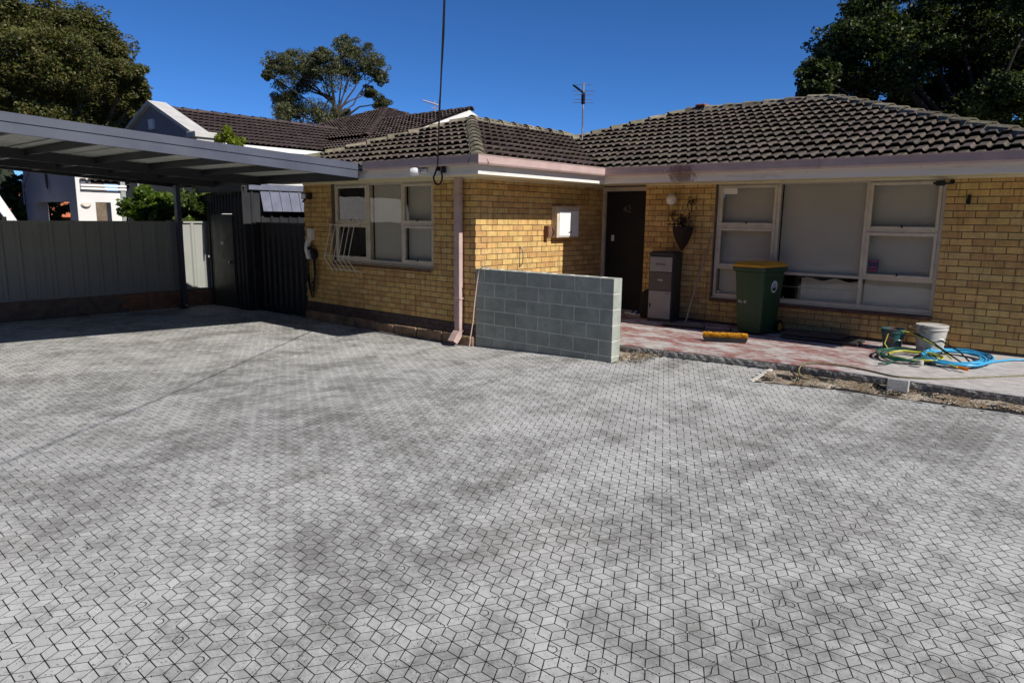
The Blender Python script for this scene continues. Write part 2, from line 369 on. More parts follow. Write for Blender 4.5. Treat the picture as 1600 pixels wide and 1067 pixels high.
soil_edge = lambda x: float(np.interp(x, [4.12, 4.9, 5.55, 6.6, 9.5], [.14, .33, .36, .47, .62]))
slab_front = lambda x: float(np.interp(x, [0, 2.2, 4.2, 9.5], [.40, .55, .80, .84]))
def in_paving(x, y):
    ok = (x > -7.62) & (x < 9.3) & (y > -8.7)
    lim = np.where(x < 2.36, 0.02, np.where(x < 4.10, .55+.25*(x-2.2)/1.95, np.interp(x, [4.12, 4.9, 5.55, 6.6, 9.5], [.14, .33, .36, .47, .62])))
    return ok & (y < lim) & ~((x > 2.3) & (x < 2.38+.38*y) & (y > .02))

gx = np.arange(-79, 97)*.1; gy = np.arange(-56, 9)*.16
A = Acc(); V = [(x, y, float(Hn(np.array(x), np.array(y)))-.0005) for y in gy for x in gx]; nx = len(gx)
A.add(V, [(j*nx+i, j*nx+i+1, (j+1)*nx+i+1, (j+1)*nx+i) for j in range(len(gy)-1) for i in range(nx-1)])
paving = A.build('paving', M['joint']); paving['kind'] = 'structure'

S = .1167; CW = S*.8660254; HS = S*.288675; O0 = np.array([5.072, -5.754])
EX = np.array([math.cos(A_LOC), math.sin(A_LOC)]); EY = np.array([-math.sin(A_LOC), math.cos(A_LOC)])
def node(i, j): return O0 + EX*(i*CW) + EY*((j+.5*(i % 2))*S)
SCOL, SROW = -2, 4
rh = []          # regular rhombs: (centre, direction index)
spec = []        # polygons of the odd pieces along the mat seams
DV = [EY*S, EX*CW+EY*S*.5, -EX*CW+EY*S*.5]
PV = [np.array([d[1], -d[0]])/S*HS for d in DV]
imin, imax = int((-7.9-5.07)/CW)-4, int((9.5-5.07)/CW)+4; jmin, jmax = int((-9+5.75)/S)-8, int((1.2+5.75)/S)+8
for i in range(imin, imax):
    for j in range(jmin, jmax):
        P = node(i, j)
        if P[0] < -7.8 or P[0] > 9.4 or P[1] < -8.8 or P[1] > 1.0: continue
        sc = (i-SCOL) % 11 == 0; sr = (j-SROW) % 9 == 0
        skip = set()
        if sc and j % 2 == 1 or (sr and i % 2 == 0 and not sc):
            # two cells run together
            Q = P+DV[0]; R = P+DV[1]
            spec.append([P, P+DV[1]/2+PV[1], R, P+DV[0]/2+PV[0], Q, P+DV[0]/2-PV[0]]); skip |= {0, 1}
        if sc and j % 2 == 0:
            Q = P+DV[0]; m1 = P+DV[0]*.3+PV[0]*.28; m2 = P+DV[0]*.72-PV[0]*.22
            spec.append([P, P+DV[0]/2+PV[0], Q, m2, m1]); spec.append([P, m1, m2, Q, P+DV[0]/2-PV[0]]); skip.add(0)
        if sr and i % 2 == 0 and not sc:
            # interlocking tongue
            c = P+DV[2]/2; d = DV[2]; n = PV[2]
            arc = [c-n*.9*math.cos(a)*.0 + d*(.20*math.cos(a)) + n*(.55*math.sin(a)-.25) for a in np.linspace(math.pi, 0, 6)]
            a0 = P+d*.18-n*.36*.5; a1 = P+d*.82-n*.36*.5
            spec.append([P, P+d*.30-n*.6]+arc[:]+[P+d*.70-n*.6, P+d, c+n]); spec.append([P+d*.30-n*.6, c-n, P+d*.70-n*.6]+arc[::-1]); skip.add(2)
        for k in range(3):
            if k not in skip: rh.append((P+DV[k]/2, k))
cen = np.array([r[0] for r in rh]); kk = np.array([r[1] for r in rh])
keep = in_paving(cen[:, 0], cen[:, 1]); cen = cen[keep]; kk = kk[keep]
tn = np.clip(RNG.normal(1.0, .05, len(cen)), .84, 1.13)
INS = 1-.0026/(S*.25)
shape = {k: np.array([-DV[k]/2, PV[k], DV[k]/2, -PV[k]])*INS for k in range(3)}
if (lambda s: s[0][0]*s[1][1]-s[0][1]*s[1][0])(shape[0]) < 0:
    shape = {k: s[::-1] for k, s in shape.items()}
# the 300 that show largest are objects, the rest one stuff mesh
d3 = np.stack([cen[:, 0]-CAM.x, cen[:, 1]-CAM.y, np.full(len(cen), -CAM.z)], 1)
w = d3 @ np.array(_f); sx = 800+FPX*(d3 @ np.array(_r2))/w; sy = 533.5-FPX*(d3 @ np.array(_u2))/w
vis = (w > .1) & (sx > 5) & (sx < 1595) & (sy > 0) & (sy < 1060)
score = np.where(vis, 1/np.maximum(w, .1)**3, -1); top = set(np.argsort(-score)[:300].tolist())
TONES = [.93, .98, 1.02, 1.06]; pm = {}
for k in range(3):
    for ti, t in enumerate(TONES):
        A = Acc(); s = shape[k]
        A.add([(*q, 0) for q in s]+[(*(q*1.012), -.008) for q in s], [(0, 1, 2, 3)]+[((a+1) % 4, a, a+4, (a+1) % 4+4) for a in range(4)], (t, t, t))
        me = A.mesh('paver'); me.materials.append(M['paver']); pm[(k, ti)] = me
for q in sorted(top):
    o = bpy.data.objects.new('paver', pm[(int(kk[q]), random.randrange(4))]); COL.objects.link(o); o.parent = paving
    o.location = (cen[q, 0], cen[q, 1], random.uniform(0, .0005))
rest = np.array([q for q in range(len(cen)) if q not in top])
sh = np.stack([shape[k] for k in range(3)]); base = cen[rest][:, None, :]+sh[kk[rest]]
n = len(rest); zz = Hn(base[..., 0], base[..., 1])+RNG.uniform(0, .0005, (n, 1))
vt = np.concatenate([base, zz[..., None]], 2); vb = np.concatenate([cen[rest][:, None, :]+sh[kk[rest]]*1.012, zz[..., None]-.008], 2)
V = np.concatenate([vt, vb], 1).reshape(-1, 3)
ft = np.array([[0, 1, 2, 3]]+[[(a+1) % 4, a, a+4, (a+1) % 4+4] for a in range(4)])
F = (np.arange(n)[:, None, None]*8+ft[None]).reshape(-1, 4)
A = Acc(); A.v = V.tolist(); A.f = F.tolist(); A.m = [0]; A.c = np.repeat(tn[rest], 8)[:, None].repeat(3, 1).tolist()
def inset(poly, d):
    k = len(poly); out = []
    ar = sum(poly[a][0]*poly[(a+1) % k][1]-poly[(a+1) % k][0]*poly[a][1] for a in range(k))
    if ar < 0: poly = poly[::-1]
    for a in range(k):
        p0, p1, p2 = poly[a-1], poly[a], poly[(a+1) % k]
        e1 = p1-p0; e2 = p2-p1; l1 = np.hypot(*e1); l2 = np.hypot(*e2)
        if l1 < 1e-6 or l2 < 1e-6: continue
        n1 = np.array([-e1[1], e1[0]])/l1; n2 = np.array([-e2[1], e2[0]])/l2; b = n1+n2; bl = b @ b
        out.append(p1+b/max(bl, .5)*2*d*.5*(2 if bl > 1 else 1.4))
    return out
for pl in spec:
    c = np.mean(pl, 0)
    if not in_paving(np.array([c[0]]), np.array([c[1]]))[0]: continue
    q = inset(pl, .0026); k = len(q)
    if k < 3: continue
    t = float(np.clip(random.gauss(.97, .05), .85, 1.1)); z = [H(*p) for p in q]; b = len(A.v)
    A.v += [(p[0], p[1], zz_) for p, zz_ in zip(q, z)]+[(p[0], p[1], zz_-.008) for p, zz_ in zip(q, z)]; A.c += [(t, t, t)]*(2*k)
    A.f.append(tuple(range(b, b+k))); A.f += [(b+(a+1) % k, b+a, b+a+k, b+(a+1) % k+k) for a in range(k)]
A.m = []
A.build('pavers', M['paver'], paving, kind='stuff', fix=False)
A = Acc()
for i in range(imin, imax):
    if (i+1) % 4: continue
    for j in range(jmin, jmax):
        if j % 3 != 2: continue
        P = node(i, j)
        if not in_paving(np.array([P[0]]), np.array([P[1]]))[0] or P[0] < 0: continue
        A.lathe([(.0105, -.004), (.0105, .0012)], 8, (P[0], P[1], H(*P)), (.04, .04, .04)); A.lathe([(.0075, -.004), (.0075, .0020)], 8, (P[0], P[1], H(*P)), (1.1, 1.1, 1.1))
A.build('joint_pins', M['paver'], paving, kind='stuff', fix=False)
# cement haunch along the raw edges of the paving
def strip(name, pts, wd, zt, mat, parent):
    A = Acc(); R = []
    for i, (x, y) in enumerate(pts):
        a = Vector(pts[max(i-1, 0)]); b = Vector(pts[min(i+1, len(pts)-1)]); t = (b-a).normalized(); n = Vector((-t.y, t.x)); z = H(x, y)
        ww = wd*random.uniform(.8, 1.2)
        R.append([(x-n.x*.012, y-n.y*.012, z-.05), (x-n.x*.012, y-n.y*.012, z+zt), (x+n.x*ww*.45, y+n.y*ww*.45, z+zt-.004), (x+n.x*ww, y+n.y*ww, z-.03), (x+n.x*ww*.5, y+n.y*ww*.5, z-.06)])
    A.loft(R); return A.build(name, mat, parent)
strip('cement_haunch', [(x, soil_edge(x)+random.uniform(-.008, .008)) for x in np.arange(4.12, 9.2, .16)], .075, .003, M['conc'], paving)
strip('cement_haunch', [(4.11, y) for y in np.arange(.80, .10, -.07)], .055, .014, M['conc'], paving)

# soil bed
A = Acc(); xs = np.arange(1.2, 9.4, .055); ys = np.arange(-.02, 1.05, .05); nx = len(xs)
def sz(x, y):
    base = .018 if x > 4.1 else .03
    return base+H(x, y)*.5+.012*math.sin(x*9.1+y*4)*math.sin(y*13+x*3)+random.uniform(-.007, .009)+.03*max(0, y-.45)*(1 if x > 4.1 else 1.5)
V = []
for y in ys:
    for x in xs:
        z = sz(x, y)
        p_in = bool(in_paving(np.array([x]), np.array([y]))[0]) or (x > 4.1 and y < soil_edge(x)+.05) or (x < 2.37 and y < .2)
        V.append((x+random.uniform(-.012, .012), y+random.uniform(-.012, .012), -.06 if p_in else z))
A.add(V, [(j*nx+i, j*nx+i+1, (j+1)*nx+i+1, (j+1)*nx+i) for j in range(len(ys)-1) for i in range(nx-1)])
so = A.build('soil', M['soil'], smooth='all'); so['kind'] = 'structure'
A = Acc()
for q in range(2600):
    x = random.uniform(4.2, 7.6) if random.random() < .82 else random.uniform(2.35, 2.75); y = random.uniform(.28, .82)
    if x < 3: y = random.uniform(.15, .6)
    elif y < soil_edge(x)+.06 or (x < 4.9 and random.random() < .5): continue
    z = (.018 if x > 4.1 else .035)+H(x, y)*.5+.015; s = random.uniform(.006, .02); an = random.uniform(0, 6.3); t = random.choice([(.30, .19, .10), (.16, .10, .06), (.42, .34, .24), (.10, .08, .06), (.5, .47, .42), (.12, .13, .06)])
    if random.random() < .65:
        c, si = math.cos(an), math.sin(an); tz = random.uniform(-.6, .9); L = s*1.4; wd = s*.45
        A.add([(x-c*L, y-si*L, z), (x+si*wd, y-c*wd, z+.004), (x+c*L, y+si*L, z+tz*L), (x-si*wd, y+c*wd, z+.006)], [(0, 1, 2, 3)], t)
    else:
        A.lathe([(s*.3, -.3*s), (s*.55, 0), (s*.3, s*.35)], 5, (x, y, z-.008), t)
A.build('soil_debris', M['litter'], kind='stuff', fix=False)
A = Acc()
for cx, cy in ((5.95, .63), (6.25, .60), (6.02, .58)):
    for q in range(26):
        an = random.uniform(0, 6.3); r = random.uniform(0, .05); x = cx+r*math.cos(an); y = cy+r*math.sin(an); h = random.uniform(.015, .05)
        lx, ly = random.uniform(-.02, .02), random.uniform(-.02, .02)
        A.add([(x-.003, y, .03), (x+.003, y, .03), (x+lx, y+ly, .03+h)], [(0, 1, 2)], (.08, .14, .03))
A.build('grass_tufts', M['litter'], kind='stuff', fix=False)

# porch slab
A = Acc(); xs = [0.0, 1.1, 2.2, 3.2, 4.2, 5.4, 6.6, 8.0, 9.5]; V = []; F = []
SZ = lambda y: .15+.0222*(y-.7)
for x in xs:
    yf = slab_front(x); V += [(x, yf, SZ(yf)-.012), (x, yf+.012, SZ(yf)), (x, 3.4, SZ(3.4))]
for i in range(len(xs)-1):
    b = i*3; F += [(b, b+3, b+4, b+1), (b+1, b+4, b+5, b+2)]
slab = A.add(V, F).build('porch_slab', M['slab']); slab['kind'] = 'structure'
A = Acc(); V = []; F = []; xx = np.arange(0, 9.5, .05)
for x in xx:
    yf = slab_front(x); V += [(x, yf+.003, SZ(yf)-.0125), (x, yf-.004+random.uniform(-.006, .004), SZ(yf)-.035), (x, yf-.002+random.uniform(-.008, .004), SZ(yf)-.075), (x, yf+.02, -.05)]
for i in range(len(xx)-1):
    for k in range(3): F.append((i*4+k, i*4+k+1, i*4+k+5, i*4+k+4))
A.add(V, F).build('slab_edge', M['agg'], slab)

# ------------------------------------------------------------------ the brick house
D = 2.948
house = thing('brick_house', 'cream brick bungalow with brown tiled hip roof and mauve gutters', 'house')
Z0, CR = .24, .086
def wall_part(xs, zs, holes, thick=.2, rot=False, loc=(0, 0, 0)):
    o = wall_grid(xs, zs, holes, .011, thick).build('wall', M['mortar'], house)
    o.location = loc
    if rot: o.rotation_euler = (0, 0, math.pi/2)
    return o
wl = wall_part([-4.35, -3.5, -.9, -.021], [.20, 1.0, 2.385], [(-3.5, -.9, 1.0, 2.4)])
wr = wall_part([.021, 3.36], [-.1, 2.385], [], rot=True)
wm = wall_part([1.08, 2.30, 5.37, 6.5], [.1, .60, 2.385], [(2.30, 5.37, .60, 2.4)], loc=(0, D, 0))
A = Acc(); A.box(-4.352, -4.15, .02, 6, -.2, 2.385); A.box(6.3, 6.502, D+.02, 10, 0, 2.385); A.box(-4.3, 6.4, 9.9, 10.0, 0, 2.385); A.box(.9585, 1.079, 3.295, 3.5, .1, 2.385); A.box(1.081, 1.2, D+.21, 3.5, .1, 2.385); A.box(0, 1.0, 3.5, 3.6, .1, 2.385)
A.build('rear_wall', M['mortar'], house)

def brick_col():
    c = np.array([.62, .418, .165])*random.choice([.95, .98, 1, 1, 1.02, 1.04]); c[0] *= random.uniform(.95, 1.04); c[1] *= random.uniform(.95, 1.01); c[2] *= random.uniform(.85, 1.15)
    if random.random() < .05: c = c*np.array([.84, .76, .68])
    return tuple(c)
BC = [brick_col() for _ in range(14)]
def brick_geo(L, Hh, dp=.11, ch=.003):
    i = ch; v = [(i, 0, i), (L-i, 0, i), (L-i, 0, Hh-i), (i, 0, Hh-i), (0, ch, 0), (L, ch, 0), (L, ch, Hh), (0, ch, Hh), (0, dp, 0), (L, dp, 0), (L, dp, Hh), (0, dp, Hh)]
    f = [(0, 1, 2, 3)]+[(a+4, (a+1) % 4+4, (a+1) % 4, a) for a in range(4)]+[(a+8, (a+1) % 4+8, (a+1) % 4+4, a+4) for a in range(4)]
    return v, f
bricks = []   # (wall object, local x, z, length, height, score)
def lay(wall, u0, u1, rows, phase, holes, M4, mn=.0, behind=lambda z: 1.0):
    for k in rows:
        z = Z0+CR*k; ph = phase(k); i = math.floor((u0-ph)/.24)
        u = ph+.24*i
        while u < u1-1e-6:
            a, b = max(u, u0), min(u+.24, u1); u += .24
            segs = [(a, b)]
            for h in holes:
                if z+.04 > h[2] and z+.04 < h[3]:
                    ns = []
                    for s in segs:
                        if s[0] < h[0]: ns.append((s[0], min(s[1], h[0])))
                        if s[1] > h[1]: ns.append((max(s[0], h[1]), s[1]))
                    segs = [s for s in ns if s[1]-s[0] > .001]
            for s0, s1 in segs:
                if s1-s0 < .035: continue
                c = M4 @ Vector(((s0+s1)/2, 0, z+.04)); x, y, w = proj(c); inn = -10 < x < 1610
                bricks.append((wall, M4, s0, z, s1-s0-.01, CR-.010, behind(c)*(s1-s0)/w/w*(abs((M4.to_3x3() @ Vector((0, -1, 0))).dot((CAM-c).normalized())) if inn else 0)))
I4 = Matrix.Identity(4); RM = Matrix.Rotation(math.pi/2, 4, 'Z'); MM = Matrix.Translation((0, D, 0))
lay(wl, -4.35, 0.0, range(0, 25, 2), lambda k: -.24*20, [(-3.5, -.9, 1.0, 2.5)], I4)
lay(wl, -4.35, -.12, range(1, 25, 2), lambda k: -.24*20-.12, [(-3.5, -.9, 1.0, 2.5)], I4)
bh = lambda c: 1.0 if c.z > 1.02+.02*c.y else 0.0
lay(wr, .12, 3.36, range(0, 25, 2), lambda k: .12, [], RM, behind=bh)
lay(wr, 0.0, 3.36, range(1, 25, 2), lambda k: 0, [], RM, behind=bh)
lay(wm, 1.08, 6.5, range(0, 25), lambda k: 5.593+(.12 if k % 2 else 0), [(2.30, 5.37, .60, 2.5)], MM, behind=lambda c: 0.0 if 2.85 < c.x < 3.5 and c.z < 1.1 else 1.0)
bricks.sort(key=lambda b: -b[6])
bm_cache = {}; restacc = {}
for n_, (wall, M4, s0, z, L, hh, sc) in enumerate(bricks):
    if n_ < 300:
        ci = random.randrange(14); key = (round(L, 3), ci)
        if key not in bm_cache:
            A = Acc(); v, f = brick_geo(L, hh); A.add(v, f, BC[ci]); me = A.mesh('brick'); me.materials.append(M['brick']); bm_cache[key] = me
        o = bpy.data.objects.new('brick', bm_cache[key]); COL.objects.link(o); o.parent = wall
        o.location = (s0, random.uniform(-.0015, .0015), z+random.uniform(-.0008, .0008))
    else:
        v, f = brick_geo(L, hh); restacc.setdefault(wall.name, (wall, Acc()))[1].add(v, f, BC[random.randrange(14)], Matrix.Translation((s0, random.uniform(-.0015, .0015), z)))
for wall, A in restacc.values(): A.build('brickwork', M['brick'], wall, kind='stuff', fix=False)
# dark plinth course and rough footing stones under the wing
for r, z in enumerate((.155, .072)):
    u = -4.35-(.12 if r else 0)
    while u < -.02:
        a, b = max(u, -4.35), min(u+.24, 0); u += .24
        if b-a < .05: continue
        v, f = brick_geo(b-a-.008, .077); o = Acc().add(v, f, (1, 1, 1)).build('plinth_brick', M['plinth'], wl); o.location = (a, -.012+random.uniform(-.002, .002), z)
A = Acc(); A.box(-4.35, -.001, .0, .19, -.2, .2); A.build('footing', M['mortar'], house)
u = -4.35
while u < -.02:
    L = random.uniform(.38, .62); b = min(u+L, -.005)
    A = Acc(); A.box(u+.008, b-.008, -.05-random.uniform(0, .02), .05, -.19, .064+random.uniform(-.01, .004), ch=.018); o = A.build('footing_stone', M['stone'], house); u = b
x = 1.09
A = Acc(); A.box(1.085, 6.5, D-.006, D+.05, .14, .232); A.build('plinth', M['plinth'], house)
A = Acc(); A.box(.0, 1.08, 3.25, 3.36, .12, .215, ch=.006); A.build('door_step', M['conc'], house)

# windows
def bars(A, lst, y0, y1, ch=.004):
    for x0, x1, z0, z1 in lst: A.box(x0, x1, y0, y1, z0, z1, ch=ch)
def window(Y, x0, x1, z0, z1, mull, cols, blind_cols, dark_cols=()):
    """cols: per column list of (zlow, zhigh, is_sash)"""
    A = Acc(); f = .045
    bars(A, [(x0, x0+f, z0, z1), (x1-f, x1, z0, z1), (x0+f, x1-f, z1-f, z1), (x0+f, x1-f, z0, z0+f)]+[(m-.024, m+.024, z0+f, z1-f) for m in mull], Y, Y+.09)
    win = A.build('window', M['wframe'], house)
    ed = [x0+f]+[q for m in mull for q in (m-.024, m+.024)]+[x1-f]
    for ci, rows in enumerate(cols):
        a, b = ed[2*ci], ed[2*ci+1]
        for ri, (zl, zh, sash) in enumerate(rows):
            if zl > z0+f+.001:
                Acc().box(a, b, Y+.004, Y+.08, zl-.022, zl+.016, ch=.003).build('transom', M['wframe'], win)
                lo = zl+.016
            else: lo = zl
            hi = zh-.022 if zh < z1-f-.001 else zh
            w_ = .042 if sash else .006
            if sash:
                A = Acc(); bars(A, [(a, a+w_, lo, hi), (b-w_, b, lo, hi), (a+w_, b-w_, hi-w_, hi), (a+w_, b-w_, lo, lo+w_)], Y-.012, Y+.03); A.build('sash', M['wframe'], win)
                Acc().box((a+b)/2-.012, (a+b)/2+.012, Y-.02, Y-.012, lo+w_*.6, lo+w_+.02, ch=.002).build('latch', M['black'], win)
            Acc().box(a+w_-.003, b-w_+.003, Y+.014, Y+.018, lo+w_-.003, hi-w_+.003).build('pane', M['glass'], win)
        if ci in blind_cols:
            Acc().box(a+.01, b-.01, Y+.11, Y+.114, blind_cols[ci], z1-.02).build('blind', M['blind'], win)
        Acc().box(a-.02, b+.02, Y+.5, Y+.51, z0, z1).build('room_back', M['dark'], win)
        if ci in dark_cols:
            A = Acc(); L = b-a; k = -1.4
            while k < L:
                for zl, zh, sash in rows:
                    h = zh-zl
                    p0x, p1x = a+k, a+k+h*.62
                    t0 = max(0, (a-p0x)/(h*.62)); t1 = min(1, (b-p0x)/(h*.62))
                    if t1-t0 > .05: A.tube([(p0x+h*.62*t0, Y+.06, zl+h*t0), (p0x+h*.62*t1, Y+.06, zl+h*t1)], .0035, 4)
                k += .055
            A.build('security_mesh', M['grill'], win, fix=False)
    return win
w1 = window(D+.055, 2.31, 5.365, .63, 2.375, [3.25, 4.45], [[(.675, 1.085, 0), (1.085, 1.715, 1), (1.715, 2.33, 1)], [(.675, 1.05, 0), (1.05, 2.33, 0)], [(.675, 1.05, 0), (1.05, 1.69, 1), (1.69, 2.33, 1)]], {0: .66, 1: 1.05, 2: .66})
# sheer hung lower in the middle light
A = Acc(); P = []
for i in range(13):
    x = 3.62+i*.066; P.append((x, .008*math.sin(i*1.9), .98+.02*math.sin(i*1.1)))
A.loft([[(x, D+.2+y, .64), (x, D+.2+y, z), (x, D+.206+y, z), (x, D+.206+y, .64)] for x, y, z in P]); A.build('curtain', M['blind'], w1)
Acc().box(3.28, 4.42, D+.19, D+.2, .84, .85).build('rail', M['wframe'], w1)
w2 = window(.055, -3.47, -.90, 1.035, 2.365, [-2.54, -1.68], [[(1.08, 1.685, 1), (1.685, 2.32, 1)], [(1.08, 2.32, 0)], [(1.08, 1.69, 1), (1.69, 2.32, 1)]], {1: 1.0, 2: 1.0}, (0,))
def sill(x0, x1, Y, z, par):
    A = Acc(); A.extr([(Y+.07, z+.005), (Y-.03, z-.03), (Y-.03, z-.05), (Y+.07, z-.075)], 'x', x0, x1); A.build('brick_sill', M['sill'], par)
    A = Acc(); A.extr([(Y+.055, z+.024), (Y+.02, z+.016), (Y+.02, z+.004), (Y+.055, z+.006)], 'x', x0, x1); A.build('timber_sill', M['wframe'], par)
sill(2.302, 5.368, D, .605, w1); sill(-3.498, -.902, 0, 1.01, w2)
# paper tag and stickers on the glass
Acc().box(2.40, 2.62, D+.045, D+.0475, 2.20, 2.285, ch=.001).build('paper_tag', M['paper'], w1)
Acc().box(4.535, 4.66, D+.066, D+.0685, 1.135, 1.29).build('sticker', mk('sticker_dark', (.03, .03, .10), .4, .3, 60), w1)
A = Acc()
for z in (1.27, 1.19, 1.15): A.box(4.55, 4.645, D+.0645, D+.066, z, z+.012)
A.build('sticker_print', mk('sticker_red', (.55, .06, .10), .5, .2), w1)

# front door in its recess
dr = Acc().box(.075, .915, 3.33, 3.37, .21, 2.285, ch=.003).build('door', M['door'], house)
A = Acc(); bars(A, [(.012, .073, .2, 2.36), (.917, .958, .2, 2.36), (.073, .917, 2.288, 2.36)], 3.28, 3.36); A.build('door_frame', M['wframe'], dr)
def text_part(body, size, loc, mat, parent, rot=(math.pi/2, 0, 0), ext=.002, name='lettering', scale=(1, 1, 1), offs=0.0):
    cu = bpy.data.curves.new(name, 'FONT'); cu.body = body; cu.size = size; cu.extrude = ext; cu.align_x = 'CENTER'; cu.align_y = 'CENTER'; cu.resolution_u = 3; cu.offset = offs
    t = bpy.data.objects.new(name, cu); COL.objects.link(t); bpy.context.view_layer.update()
    me = bpy.data.meshes.new_from_object(t.evaluated_get(bpy.context.evaluated_depsgraph_get())); bpy.data.objects.remove(t); bpy.data.curves.remove(cu)
    me.materials.clear(); o = link(name, me, mat, parent); o.location = loc; o.rotation_euler = rot; o.scale = scale; return o
text_part('42', .17, (.50, 3.326, 1.975), M['grill'], dr, name='house_number', offs=-.0035)
Acc().box(.195, .255, 3.315, 3.332, 1.42, 1.53, ch=.004).build('door_lock', M['lens'], dr)
A = Acc(); A.tube([(.16, 3.30, 1.02), (.16, 3.27, 1.03), (.16, 3.27, 1.22), (.16, 3.30, 1.23)], .012, 6); A.build('door_handle', M['black'], dr)

# eaves
OH = .65
Acc().extr([(-.655, 2.376), (.0, 2.376), (.0, 2.384), (-.655, 2.384)], 'x', -5.0, .0).build('soffit', M['cream'], house)
A = Acc(); A.box(.002, .655, -.655, D-OH+.0, 2.376, 2.384); A.build('soffit', M['cream'], house)
A = Acc(); A.box(.002, 7.05, D-OH+.002, D+.0, 2.3765, 2.384); A.build('soffit', M['cream'], house)
A = Acc(); A.box(.002, 1.078, D+.002, 3.5, 2.377, 2.384); A.build('soffit', M['cream'], house)
A = Acc(); bars(A, [(-4.34, .012, 2.35, 2.375)], -.012, .004, .002); A.build('scotia', M['cream'], house)
A = Acc(); A.box(-.004, .012, 0, 3.3, 2.35, 2.375, ch=.002); A.build('scotia', M['cream'], house)
A = Acc(); bars(A, [(1.08, 6.5, 2.35, 2.375)], D-.012, D+.004, .002); A.build('scotia', M['cream'], house)
Acc().extr([(-.672, 2.362), (-.654, 2.362), (-.654, 2.55), (-.672, 2.55)], 'x', -5.07, .654, eb=lambda d: -.654-d).build('fascia', M['fascia'], house)
Acc().extr([(.672, 2.362), (.654, 2.362), (.654, 2.55), (.672, 2.55)], 'y', -.654, D-.654, ea=lambda d: .654-d, eb=lambda d: d-.654-.02).build('fascia', M['fascia'], house)
yF = D-OH
Acc().extr([(yF-.022, 2.362), (yF-.004, 2.362), (yF-.004, 2.55), (yF-.022, 2.55)], 'x', .674, 7.06).build('fascia', M['fascia'], house)
GP = [(.018, 2.478), (.105, 2.478), (.118, 2.500), (.118, 2.590), (.124, 2.594), (.124, 2.602), (.108, 2.604), (.108, 2.515), (.03, 2.505), (.03, 2.60), (.018, 2.60)]
Acc().extr([(-.654-d, z) for d, z in GP], 'x', -1.60, .654, eb=lambda d: -.654-d).build('gutter', M['mauve'], house)
Acc().extr([(.654+d, z) for d, z in GP], 'y', -.654, yF-.004, ea=lambda d: .654-d, eb=lambda d: .654-d).build('gutter', M['mauve'], house)
Acc().extr([(yF-.004-d, z) for d, z in GP], 'x', .654, 7.12, ea=lambda d: -(d-(yF-.004))).build('gutter', M['mauve'], house)
for x in (2.06, 4.02): Acc().box(x, x+.010, yF-.128, yF-.10, 2.474, 2.60).build('gutter_bracket', M['mauve'], house)

# roof: decks, tiles, ridge caps
TP = .36; ZE = 2.500; TH = math.atan(TP); CT = math.cos(TH)
E_ = .72
roof = Acc()
zz_ = lambda d: ZE-.018+TP*d
roof.add([(-5.12, -.72, zz_(0)), (.72, -.72, zz_(0)), (-2.2, 2.2, zz_(2.92)), (-2.2, 6.2, zz_(2.92)), (.72, 6.2, zz_(0)), (-5.12, 6.2, zz_(0))], [(0, 1, 2), (1, 4, 3, 2), (0, 2, 3, 5)])
roof.add([(-4.17, 2.228, zz_(0)), (7.0, 2.228, zz_(0)), (2.83, 6.398, zz_(4.17)), (0, 6.398, zz_(4.17)), (7.0, 10.57, zz_(0)), (-4.17, 10.57, zz_(0))], [(0, 1, 2, 3), (1, 4, 2), (4, 5, 3, 2), (5, 0, 3)])
roof = roof.build('roof', M['deck'], house, fix=False)

TW, TL = .33, .335
PROF = [(0, 0), (.07, .028), (.34, .034), (.41, .002), (.5, 0), (.57, .028), (.84, .034), (.91, .002), (1, 0)]
def tile_geo(w=TW, l=TL):
    v = []; f = []; n = len(PROF)
    for q, (u, h) in enumerate(PROF): v += [(u*w, .004, h+.056), (u*w, l+.05, h+.004), (u*w, .007, h+.042), (u*w, .15, h+.018)]
    for q in range(n-1):
        a = q*4; b = a+4; f += [(a, b, b+1, a+1), (a+2, b+2, b, a), (a+3, b+3, b+2, a+2)]
    f += [(0, 1, 3, 2), ((n-1)*4+2, (n-1)*4+3, (n-1)*4+1, (n-1)*4)]
    return v, f
def tile_cols(base, n=8):
    out = []
    for q in range(n):
        k = random.uniform(.72, 1.28); c = [base[0]*k, base[1]*k*random.uniform(.92, 1.04), base[2]*k*random.uniform(.85, 1.05)]; out.append(tuple(c))
    return out
